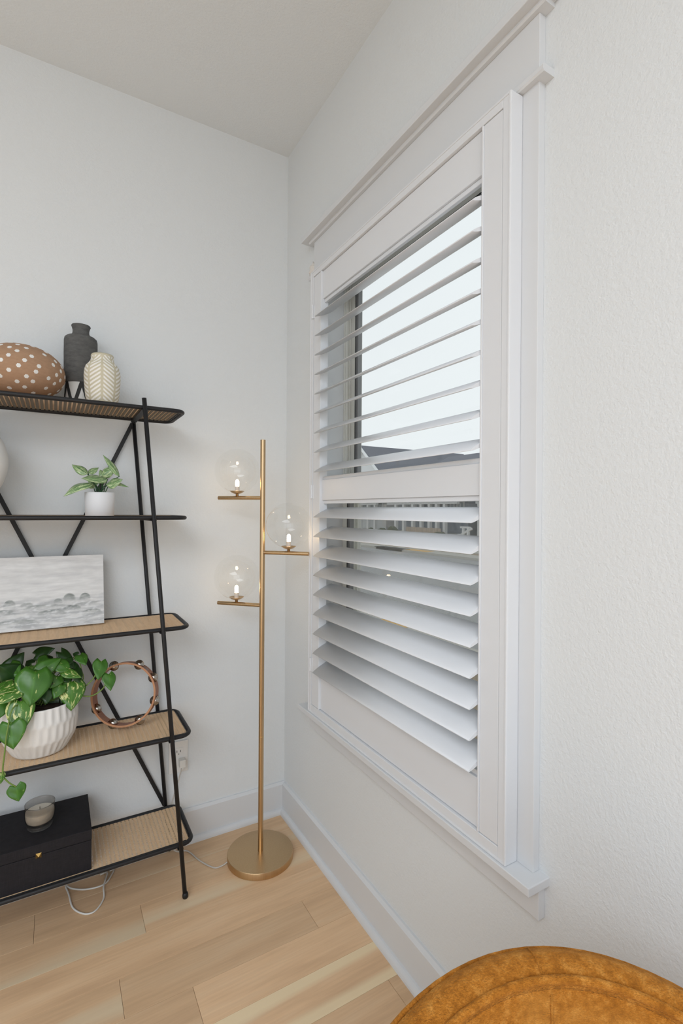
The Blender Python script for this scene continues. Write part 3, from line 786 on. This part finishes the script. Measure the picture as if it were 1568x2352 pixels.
B, T = P3(14, 262, -.297), P3(6, 352, -.305); leaf(ph, B, T, 60/3.484*0.00122, (.3, -1, .2), 'pothos_var', heart=0.15, fold=0.14, droop=0.05)
for pts, r in (([crown, P2(560, 1360, -.19), P2(640, 1385, -.19), P2(740, 1385, -.19), P2(830, 1320, -.195), P2(868, 1220, -.2)], 0.0020),
               ([crown, P2(560, 1380, -.18), P2(650, 1335, -.18), P2(745, 1250, -.185), P2(805, 1130, -.19), P2(808, 1112, -.19)], 0.0020),
               ([P2(620, 1080, -.155), P2(650, 1170, -.155), P2(640, 1290, -.165), crown], 0.0016),
               ([crown, P2(120, 1470, -.27), P2(60, 1660, -.294), P3(40, 80, -.297), P3(22, 260, -.297), P3(60, 330, -.297), P3(128, 372, -.297)], 0.0020)):
    mesh('vine', tube(spline(pts, 7), r, 7), 'stem', ph, smooth=True)

# --- tambourine leaning against the braces, fourth shelf
tR, tw, th_ = 0.103, 0.044, 0.0055
yaw = math.radians(-23); tilt = math.radians(11)
ax_n = Vector((math.sin(yaw)*math.cos(tilt), -math.cos(yaw)*math.cos(tilt), math.sin(tilt)))      # drum axis, to the room
ax_u = Vector((math.cos(yaw), math.sin(yaw), 0)); ax_v = ax_n.cross(ax_u)*-1
if ax_v.z < 0: ax_v = -ax_v
tc_ = Vector((-0.632, -0.112, 0))
low = -(tR+th_)*ax_v.z-tw/2*abs(ax_n.z); tc_.z = TOP[1]+0.0012-low
tb = thing('tambourine', 'round wooden tambourine with steel jingles leaning beside the pothos', 'tambourine', (tc_.x, tc_.y, TOP[1]))
def ring_arc(a0, a1, ri, ro, w0, w1, n):
    V, F = [], []
    for k in range(n+1):
        a = a0+(a1-a0)*k/n; d = ax_u*math.cos(a)+ax_v*math.sin(a)
        for r, w in ((ri, w0), (ro, w0), (ro, w1), (ri, w1)): V.append(tuple(tc_+d*r+ax_n*w))
    for k in range(n):
        for e in range(4):
            f = (e+1) % 4; F.append((4*k+e, 4*k+f, 4*k+4+f, 4*k+4+e))
    if abs(a1-a0) < 2*PI-0.01: F += [(0, 1, 2, 3), (4*n+3, 4*n+2, 4*n+1, 4*n)]
    return V, F
jang = [math.radians(a) for a in (67, 29, -15, -59, -110, 207, 115)]
hw = 0.165
sl = sorted(a % (2*PI) for a in jang)
parts_ = [ring_arc(0, 2*PI, tR-th_, tR, -tw/2, -0.011, 72), ring_arc(0, 2*PI, tR-th_, tR, 0.011, tw/2, 72)]
for i, a in enumerate(sl):
    nx_ = sl[(i+1) % len(sl)]+(2*PI if i == len(sl)-1 else 0)
    parts_.append(ring_arc(a+hw, nx_-hw, tR-th_, tR, -0.011, 0.011, 14))
hoop = mesh('hoop', join(*parts_), 'redwood', tb)
mesh('front_edge', ring_arc(0, 2*PI, tR-th_-0.0002, tR+0.0002, tw/2, tw/2+0.0012, 72), 'woodpale', tb)
mesh('patch', ring_arc(math.radians(46), math.radians(57), tR-th_-0.0004, tR+0.0004, -0.008, tw/2+0.0006, 6), 'brass_old', tb)
def cup(c, n, r):
    q = n.to_track_quat('Z', 'Y').to_matrix(); pr = [(0.001, r*0.42), (r*0.35, r*0.40), (r*0.55, r*0.26), (r*0.65, r*0.10), (r, 0.0), (r, -0.0006), (r*0.6, r*0.06), (r*0.3, r*0.34), (0.001, r*0.36)]
    V, F = lathe((0, 0, 0), pr, 20, False, False)
    return [tuple(Vector(c)+q @ Vector(v)) for v in V], F
for a in jang:
    d = ax_u*math.cos(a)+ax_v*math.sin(a); tan = -ax_u*math.sin(a)+ax_v*math.cos(a)
    c = tc_+d*(tR-th_/2)
    mesh('jingle', cup(c+ax_n*0.0016, ax_n, 0.0162), 'jingle', tb, smooth=True, origin=c)
    mesh('jingle', cup(c-ax_n*0.0016, -ax_n, 0.0162), 'jingle', tb, smooth=True, origin=c)
    mesh('pin', tube([c-ax_n*(tw/2-0.001), c+ax_n*(tw/2-0.001)], 0.0009, 6), 'steel', tb)

# --- black linen box with gold stud, bottom shelf
bx0, bx1, by0, by1, bz = -1.075, -0.7405, -0.255, -0.040, TOP[0]
bxo = thing('linen_box', 'black linen keepsake box with gold stud on the bottom shelf', 'box', ((bx0+bx1)/2, (by0+by1)/2, bz))
mesh('body', box(bx0, bx1, by0, by1, bz, bz+0.0890), 'linen', bxo, bevel=0.0015)
lid = mesh('lid', box(bx0-0.0006, bx1+0.0006, by0-0.0006, by1, bz+0.0905, bz+0.1215), 'linen', bxo, bevel=0.0015)
sx_, sz_ = -0.877, at(89, 1965, 1, by0).z; h = 0.0072
mesh('stud', ([(sx_-h, by0-0.0006, sz_-h), (sx_+h, by0-0.0006, sz_-h), (sx_+h, by0-0.0006, sz_+h), (sx_-h, by0-0.0006, sz_+h), (sx_, by0-0.008, sz_)], [(0, 1, 4), (1, 2, 4), (2, 3, 4), (3, 0, 4), (3, 2, 1, 0)]), 'gold', lid)
# --- smoked glass candle on the box
kc = Vector((-0.876, -0.165, bz+0.1217))
cn = thing('candle', 'white candle in a smoked grey glass on the black box', 'candle', kc)
mesh('glass', lathe(kc, [(0.026, 0), (0.032, 0.003), (0.0355, 0.009), (0.034, 0.0135), (0.0335, 0.015), (0.038, 0.022), (0.0405, 0.034), (0.0410, 0.050), (0.0400, 0.068), (0.0405, 0.074), (0.0398, 0.0745), (0.0385, 0.068), (0.0393, 0.050), (0.0388, 0.035), (0.036, 0.024), (0.030, 0.018), (0.005, 0.0165)], 40), 'smoke', cn, smooth=True)
mesh('wax', lathe((kc.x, kc.y, kc.z+0.0185), [(0.028, 0), (0.0350, 0.006), (0.0380, 0.018), (0.0382, 0.032), (0.034, 0.0335)], 32), 'wax', cn)
mesh('wick', lathe((kc.x, kc.y, kc.z+0.0515), [(0.0009, 0), (0.0009, 0.010)], 6), 'wick', cn)

# ================================================================== FLOOR LAMP
lc = Vector((-0.189, -0.223, 0))
lp = thing('floor_lamp', 'brass floor lamp with three clear globe shades in the corner', 'lamp', lc)
bs = mesh('base', lathe(lc, [(0.1165, 0), (0.1182, 0.0015), (0.1182, 0.0225), (0.1170, 0.0245), (0.1150, 0.0250), (0.010, 0.0252)], 72), 'brass', lp)
for f in bs.data.polygons: f.use_smooth = len(f.vertices) == 4 and True
bs.modifiers.new('es', 'EDGE_SPLIT').split_angle = math.radians(40)
topz = at(597, 1010, 1, lc.y).z
po = mesh('pole', tube([lc+Vector((0, 0, 0.025)), lc+Vector((0, 0, topz))], 0.0094, 24), 'brass', lp, smooth=True)
po.modifiers.new('es', 'EDGE_SPLIT').split_angle = math.radians(40)
mesh('pole_joint', lathe((lc.x, lc.y, at(600, 1691, 1, lc.y).z), [(0.0096, 0), (0.0096, 0.0012)], 24), 'gold', lp)
AD = Vector((0.70, -0.714, 0)).normalized()
for sgn, py in ((-1, 1143.5), (1, 1269), (-1, 1391)):
    z = at(596, py, 1, lc.y).z; d = AD*sgn
    a = mesh('arm', tube([lc+d*0.007+Vector((0, 0, z)), lc+d*0.178+Vector((0, 0, z))], 0.0070, 18), 'brass', lp, smooth=True)
    a.modifiers.new('es', 'EDGE_SPLIT').split_angle = math.radians(40)
    c = lc+d*0.102+Vector((0, 0, z))
    mesh('cup', lathe(c, [(0.0052, 0.006), (0.0052, 0.0145), (0.010, 0.0155), (0.020, 0.019), (0.0268, 0.0255), (0.0262, 0.0258), (0.019, 0.0205), (0.005, 0.018)], 32), 'brass', a, smooth=True)
    mesh('socket', lathe(c, [(0.0082, 0.018), (0.0082, 0.041), (0.0066, 0.042)], 20), 'socket', a)
    mesh('bulb', lathe(c, [(0.0060, 0.042), (0.0066, 0.046), (0.0066, 0.060), (0.0050, 0.065), (0.0018, 0.068)], 16), 'bulb', a, smooth=True)
    R = 0.0815; gp = []
    for k in range(31):
        t = math.radians(17)+math.radians(163)*k/30
        gp.append((max(0.0004, R*math.sin(t)), 0.0205+R*math.cos(math.radians(17))-R*math.cos(t)))
    mesh('globe', lathe(c, gp, 56, False, True), 'globe', a, smooth=True)
# its cord, along the floor and up to the outlet
px_ = Vector((-0.424, -0.010, 0.312))
cp_ = [lc+Vector((-0.117, 0.02, 0.010)), Vector((-0.325, -0.203, 0.004)), Vector((-0.352, -0.197, 0.003)), Vector((-0.385, -0.140, 0.003)), Vector((-0.412, -0.066, 0.003)), Vector((-0.450, -0.050, 0.006)),
       Vector((-0.480, -0.040, 0.05)), Vector((-0.470, -0.035, 0.15)), Vector((-0.440, -0.030, 0.25)), Vector((-0.426, -0.030, 0.300))]
mesh('cord', tube(spline(cp_, 8), 0.0024, 8), 'cordgrey', lp, smooth=True)
pg = mesh('plug', join(box(px_.x-0.0105, px_.x+0.0105, -0.034, -0.0095, px_.z-0.014, px_.z+0.014), tube([(px_.x, -0.030, px_.z-0.022), (px_.x, -0.026, px_.z-0.012)], 0.0042, 8)), 'cord', lp, bevel=0.002)

# --- wall outlet
ou = thing('wall_outlet', 'white double wall outlet above the baseboard behind the shelf leg', 'outlet', (-0.434, 0, 0.27))
mesh('plate', box(-0.469, -0.399, -0.0065, 0, 0.271, 0.388), 'plate', ou, bevel=0.002)
for z in (0.310, 0.350):
    s_ = mesh('socket', box(-0.4505, -0.4175, -0.0085, -0.006, z-0.0145, z+0.0145), 'plate', ou, bevel=0.003)
    if z > 0.33:
        for xx in (-0.4405, -0.4275): mesh('slot', box(xx-0.001, xx+0.001, -0.0088, -0.0084, z-0.003, z+0.006), 'slot', s_)
        mesh('slot', lathe((-0.434, -0.0086, z-0.009), [(0.0022, 0), (0.0022, 0.002)], 8), 'slot', s_)
# --- loose white cord loop on the floor under the bottom shelf
fz = 0.0035
gp = [at(250, 1990, 2, fz), at(262, 1997, 2, fz), at(247, 2024, 2, fz), at(228, 2036, 2, fz+0.004), at(195, 2043, 2, fz), at(165, 2041, 2, fz), at(151, 2035, 2, fz), at(158, 2055, 2, fz), at(166, 2083, 2, fz), at(183, 2096, 2, fz), at(203, 2099, 2, fz), at(222, 2089, 2, fz), at(238, 2063, 2, fz), at(238, 2035, 2, fz+0.005), at(246, 2005, 2, fz), Vector((-0.70, -0.022, fz))]
gp[-1].y = -0.040
for g in gp: g.y = min(g.y, -0.036)
lpz = thing('extension_cord', 'white cord looped on the floor under the bottom shelf', 'cord', (-0.74, -0.12, 0))
mesh('cable', tube(spline(gp, 8), 0.0026, 8), 'cord', lpz, smooth=True)
ps = at(253, 2010, 2, 0.02)
mesh('plastic_sleeve', obox((ps.x, -0.060, 0.024), Vector((0.5, 0.86, 0)), Vector((-0.86, 0.5, 0)), Vector((0, 0, 1)), 0.024, 0.011, 0.022), 'clear', lpz, bevel=0.006)

# ================================================================== ARMCHAIR
AC = Vector((-0.486, -1.827, 0)); back = math.atan2(0.308, 0.136)
ch = thing('barrel_armchair', 'mustard orange chenille armchair with a rounded piped back', 'armchair', AC)
def rimz(p):   # rim height falls towards the arm ends
    q = min(abs(p), 1.35); return 0.740-0.085*q*q
ANG = [math.radians(-128+256*k/64) for k in range(65)]
def shell(fn, m, closed_prof=True):
    V, F = [], []
    for p in ANG:
        a = back+p; pr = fn(p); n = len(pr)
        for r, z in pr: V.append((AC.x+r*math.cos(a), AC.y+r*math.sin(a), z))
    for k in range(len(ANG)-1):
        for e in range(n if closed_prof else n-1):
            f = (e+1) % n; F.append((k*n+e, k*n+f, (k+1)*n+f, (k+1)*n+e))
    if closed_prof: F += [tuple(range(n)), tuple((len(ANG)-1)*n+e for e in range(n))[::-1]]
    return V, F
RO, RI = 0.335, 0.289
mesh('outside_back', shell(lambda p: [(RO-0.030, rimz(p)-0.010), (RO, rimz(p)-0.006), (RO+0.004, rimz(p)-0.05), (RO+0.002, 0.45), (RO-0.012, 0.20), (RO-0.03, 0.15), (RO-0.045, 0.15)], 'x'), 'chenille', ch, smooth=True)
mesh('rim_band', shell(lambda p: [(RO-0.0005, rimz(p)-0.006), (RO-0.006, rimz(p)+0.003), (RO-0.018, rimz(p)+0.0075), (RI+0.016, rimz(p)+0.007), (RI+0.004, rimz(p)+0.001), (RI, rimz(p)-0.008), (RO-0.02, rimz(p)-0.014)], 'x'), 'chenille', ch, smooth=True)
mesh('inside_back', shell(lambda p: [(RI+0.004, rimz(p)-0.004), (RI-0.002, rimz(p)-0.010), (RI-0.005, rimz(p)-0.05), (RI-0.012, 0.53), (RI-0.018, 0.48), (RI-0.018, 0.36), (RI+0.01, 0.30), (RI+0.015, rimz(p)-0.03)], 'x'), 'chenille', ch, smooth=True)
def ringpts(r, dz): return [(AC.x+r*math.cos(back+p), AC.y+r*math.sin(back+p), rimz(p)+dz) for p in ANG]
mesh('piping', tube(ringpts(RI+0.0015, 0.0015), 0.0048, 10), 'chenille', ch, smooth=True)
mesh('piping', tube(ringpts(RO+0.0005, -0.005), 0.0036, 10), 'chenille', ch, smooth=True)
a = back
seam = [(RO+0.001, 0.733), (RO-0.006, 0.7435), (RO-0.018, 0.7480), (RI+0.016, 0.7475), (RI+0.005, 0.742)]
mesh('seam', tube([(AC.x+r*math.cos(a), AC.y+r*math.sin(a), z) for r, z in seam], 0.0011, 6), 'chenille', ch, smooth=True)
mesh('seam', tube([(AC.x+r*math.cos(a-0.02), AC.y+r*math.sin(a-0.02), z) for r, z in ((RI-0.0025, 0.729), (RI-0.0055, 0.690), (RI-0.0125, 0.53), (RI-0.0185, 0.48))], 0.0016, 6), 'chenille', ch, smooth=True)
mesh('seat_base', lathe((AC.x, AC.y, 0), [(0.20, 0.155), (0.262, 0.16), (0.268, 0.20), (0.268, 0.33), (0.22, 0.335)], 48), 'chenille', ch, smooth=True)
mesh('seat_cushion', lathe((AC.x-0.006*math.cos(back), AC.y-0.006*math.sin(back), 0), [(0.20, 0.336), (0.245, 0.342), (0.262, 0.36), (0.263, 0.42), (0.252, 0.445), (0.20, 0.462), (0.10, 0.468), (0.01, 0.469)], 48), 'chenille', ch, smooth=True)
MT['walnut'] = plain('dark_wood_leg', (74, 50, 34), 0.45, var=0.15)
for k in range(4):
    a = back+PI/4+k*PI/2; mesh('leg', lathe((AC.x+0.20*math.cos(a), AC.y+0.20*math.sin(a), 0), [(0.011, 0), (0.012, 0.002), (0.019, 0.155)], 16), 'walnut', ch, smooth=True)

# ================================================================== OUTSIDE
GZ = -0.64
MT['lawn'] = plain('winter_lawn', (172, 154, 130), 0.95, var=0.25, bump=(30, 0.6, 0.03))
MT['asphalt'] = plain('asphalt', (178, 178, 178), 0.9, var=0.06)
MT['concrete'] = plain('pale_concrete', (205, 202, 194), 0.85, var=0.05)
MT['yellow'] = plain('yellow_patch', (236, 190, 110), 0.7)  # flat yellow of the thin slabs on both kerbs
MT['siding_blue'] = plain('blue_grey_siding', (136, 146, 160), 0.7)
MT['siding_white'] = plain('white_siding', (222, 224, 226), 0.7)
MT['siding_tan'] = plain('warm_grey_siding', (176, 174, 170), 0.7)
MT['shingle'] = plain('grey_shingles', (112, 114, 122), 0.85, var=0.12, bump=(14, 0.4, 0.03))
MT['wtrim'] = plain('white_house_trim', (236, 238, 240), 0.6)
MT['dglass'] = plain('dark_house_window', (150, 164, 174), 0.15)
MT['fence'] = plain('weathered_fence', (204, 188, 172), 0.9, var=0.12)
MT['shrub'] = plain('dark_evergreen', (96, 102, 84), 0.95, var=0.35, bump=(6, 0.8, 0.1))
tag(mesh('ground', box(0.6, 90, -30, 110, GZ-0.3, GZ), 'lawn'), kind='structure')
tag(mesh('street', box(3.9, 13.0, -30, 110, GZ, GZ+0.02), 'asphalt'), kind='structure')
tag(mesh('kerb_near', box(3.45, 3.9, -30, 110, GZ, GZ+0.11), 'concrete'), kind='structure')
tag(mesh('kerb_far', box(13.0, 13.9, -30, 110, GZ, GZ+0.12), 'concrete'), kind='structure')
tag(mesh('far_sidewalk', box(15.3, 16.7, -30, 110, GZ, GZ+0.05), 'concrete'), kind='structure')
y = at(888, 1434, 2, GZ+0.11)
tag(mesh('kerb_patch', box(3.5, 3.86, y.y-0.32, y.y+0.32, GZ+0.11, GZ+0.116), 'yellow'), 'yellow patch on the near kerb outside', 'marking', 'yellow kerb patch')
y = at(1000, 1264, 2, GZ+0.1)
tag(mesh('kerb_patch', box(13.1, 13.6, y.y-0.7, y.y+0.7, GZ+0.12, GZ+0.126), 'yellow'), 'yellow patch on the far kerb across the street', 'marking', 'yellow kerb patch')
y = at(893, 1257, 0, 13.0)
tag(mesh('storm_drain', join(box(12.93, 13.02, y.y-1.0, y.y+1.0, GZ+0.02, GZ+0.10), box(12.9, 13.4, y.y-1.1, y.y+1.1, GZ+0.12, GZ+0.14)), plain('drain_shadow', (80, 78, 76), 0.9)), 'dark storm drain inlet in the far kerb', 'drain')
def gable_geo(x0, x1, y0, y1, ze, zr, ov=0.35, th=0.16, along='y'):
    """roof of two slabs, ridge along the given axis"""
    if along == 'y':
        xm = (x0+x1)/2; pr = [(x0-ov, ze-ov*(zr-ze)/(xm-x0)), (xm, zr), (x1+ov, ze-ov*(zr-ze)/(xm-x0)), (x1+ov, ze-ov*(zr-ze)/(xm-x0)-th), (xm, zr-th), (x0-ov, ze-ov*(zr-ze)/(xm-x0)-th)]
        return sweepy(pr, y0-ov, y1+ov)
    ym = (y0+y1)/2; pr = [(y0-ov, ze-ov*(zr-ze)/(ym-y0)), (ym, zr), (y1+ov, ze-ov*(zr-ze)/(ym-y0)), (y1+ov, ze-ov*(zr-ze)/(ym-y0)-th), (ym, zr-th), (y0-ov, ze-ov*(zr-ze)/(ym-y0)-th)]
    return sweepx(pr, x0-ov, x1+ov)
def gable_wall(x0, x1, y0, y1, ze, zr, along):
    if along == 'y':
        xm = (x0+x1)/2; return sweepy([(x0, GZ), (x1, GZ), (x1, ze-0.16), (xm, zr-0.2), (x0, ze-0.16)], y0, y1)
    ym = (y0+y1)/2; return sweepx([(y0, GZ), (y1, GZ), (y1, ze-0.16), (ym, zr-0.2), (y0, ze-0.16)], x0, x1)
def house(label, x0, x1, y0, y1, ze, zr, along, wallm, pxs, wins, porch=True):
    wins = [w for w in wins if w[0] > y0+0.2 and w[1] < y1-0.2]; pxs = [q for q in pxs if y0+0.15 < q < y1-0.15]
    h = thing('house', label, 'house', ((x0+x1)/2, (y0+y1)/2, GZ), group='houses across the street')
    mesh('walls', gable_wall(x0, x1, y0, y1, ze, zr, along), wallm, h)
    mesh('roof', gable_geo(x0, x1, y0, y1, ze, zr, along=along), 'shingle', h)
    mesh('fascia', (gable_geo(x0, x1, y0, y1, ze-0.10, zr-0.10, ov=0.45, th=0.26, along=along)), 'wtrim', h)
    n = 18 if not porch else 12
    for k in range(n):
        z = GZ+0.5+k*0.28
        if z > ze-0.3: break
        mesh('siding_board', box(x0-0.03, x0, y0, y1, z, z+0.25), wallm, h)
    for (ya, yb, za, zb) in wins:
        w = mesh('window', rect_frame(x0-0.10, x0-0.02, ya, yb, za, zb, 0.11), 'wtrim', h)
        mesh('pane', box(x0-0.07, x0-0.05, ya+0.11, yb-0.11, za+0.11, zb-0.11), 'dglass', w)
        mesh('mullion', join(box(x0-0.09, x0-0.04, (ya+yb)/2-0.03, (ya+yb)/2+0.03, za+0.11, zb-0.11), box(x0-0.088, x0-0.042, ya+0.11, yb-0.11, (za+zb)/2-0.03, (za+zb)/2+0.03)), 'wtrim', w)
    if porch:
        px0 = x0-0.9
        mesh('porch_roof', sweepy([(px0-0.25, 2.05), (x0, 2.75), (x0, 2.6), (px0-0.25, 1.92)], y0-0.1, y1+0.1), 'shingle', h)
        mesh('porch_beam', box(px0-0.12, px0+0.12, y0, y1, 1.72, 1.95), 'wtrim', h)
        mesh('porch_floor', box(px0-0.15, x0, y0, y1, GZ, GZ+0.42), 'concrete', h)
        for yy in pxs: mesh('porch_column', box(px0-0.11, px0+0.11, yy-0.11, yy+0.11, GZ+0.42, 1.72), 'wtrim', h)
    return h
def yon(px, x, py=1160): return at(px, py, 0, x).y
XF = 22.0
ZA = at(836, 1024, 0, XF).z; ycA = yon(836, XF)
wA = [(yon(b, XF), yon(a, XF), 0.6, 2.0) for a, b in ((833, 846), (851, 864), (868, 880))]
wA += [(yon(b, XF), yon(a, XF), 3.0, 4.4) for a, b in ((842, 852), (858, 868))]
house('white gabled house across the street, leftmost through the window', XF, 33, ycA-3.3, ycA+3.3, ZA-2.7, ZA, 'x', 'siding_white', [yon(q, XF-0.9) for q in (829, 846, 862, 874)], wA)
ZB = at(1070, 1044, 0, 27.5).z; yB0 = yon(1076, XF); yB1 = ycA-3.3-1.5
wB = [(yon(b, XF), yon(a, XF), 0.55, 1.95) for a, b in ((896, 908), (930, 946), (950, 966), (985, 1002), (1026, 1046), (1050, 1068))]
hB = house('blue grey house with long shingled roof, middle one across the street', XF, 33, yB0, yB1, ZB-2.4, ZB, 'y', 'siding_blue', [yon(q, XF-0.9) for q in (894, 910, 928, 949, 968, 987, 1004, 1022)], wB)
wC = [(yon(b, XF), yon(a, XF), 0.55, 1.95) for a, b in ((1110, 1140), (1170, 1200))]
yC1 = yB0-1.6
house('warm grey house at the right end of the row outside', XF, 33, yC1-8.0, yC1, 4.0, 7.2, 'x', 'siding_tan', [yon(q, XF-0.9) for q in (1102, 1150, 1200)], wC)
# fence panel with separate boards, shrubs, white stair rail in front of the houses
ya, yb = yon(1012, 19.3, 1212), yon(932, 19.3, 1212)
fn = thing('board_fence', 'weathered tan board fence across the street', 'fence', (19.3, (ya+yb)/2, GZ))
nb = 26
for k in range(nb):
    yy = ya+(yb-ya)*k/nb; mesh('board', box(19.28, 19.33, yy+0.015, yy+(yb-ya)/nb-0.015, GZ, 0.20+0.03*random.random()), 'fence', fn)
mesh('rail', box(19.33, 19.38, ya, yb, -0.1, 0.0), 'fence', fn)
def shrub(px, r, h, k, lb):
    bm = bmesh.new(); bmesh.ops.create_icosphere(bm, subdivisions=3, radius=1)
    p = at(px, 1225, 0, 18.6)
    for v in bm.verts:
        d = 1+0.28*noise.noise(v.co*2.5+Vector((k, 0, 0)))+0.12*noise.noise(v.co*7); v.co = Vector((v.co.x*r*d, v.co.y*r*d, v.co.z*h*d))+Vector((18.6, p.y, GZ+h*0.85))
    o = mesh('shrub', ([tuple(v.co) for v in bm.verts], [tuple(v.index for v in f.verts) for f in bm.faces]), 'shrub', None, smooth=True); bm.free()
    tag(o, lb, 'shrub', 'shrubs across the street')
SH = ((828, .34, .25, 'low dark shrub nearest the window frame, in front of the white house'), (852, .34, .36, 'round dark shrub second from the left across the street'), (877, .40, .38, 'dark shrub left of the tallest one in front of the houses'),
      (901, .42, .46, 'tallest dark shrub in front of the white gabled house'), (925, .30, .22, 'small dark shrub at the left end of the board fence'), (956, .34, .20, 'low dark shrub before the left half of the board fence'),
      (984, .34, .22, 'low dark shrub before the right half of the board fence'), (1010, .40, .38, 'dark shrub at the right end of the board fence'), (1030, .22, .30, 'narrow dark shrub just left of the white steps'), (1097, .40, .25, 'dark shrub right of the white steps'))
for k, (px, r, h, lb) in enumerate(SH): shrub(px, r, h, k*3.1, lb)
st = thing('white_stair_rail', 'white steps with slanted railing in front of the blue grey house', 'railing', (18.9, yon(1058, 18.9, 1215), GZ))
y0, y1 = yon(1080, 18.9, 1215), yon(1036, 18.9, 1215)
mesh('slanted_rail', obox((18.9, (y0+y1)/2, GZ+0.55), Vector((0, 0.9, -0.42)).normalized(), Vector((1, 0, 0)), Vector((0, 0.42, 0.9)).normalized(), 0.95, 0.05, 0.06), 'wtrim', st)
mesh('top_rail', box(18.85, 18.95, y0, (y0+y1)/2, GZ+0.95, GZ+1.05), 'wtrim', st)
for k in range(4):
    yy = y0+(y1-y0)*(0.1+0.25*k); mesh('post', box(18.84, 18.96, yy-0.06, yy+0.06, GZ, GZ+(0.95, 0.95, 0.62, 0.30)[k]), 'wtrim', st)
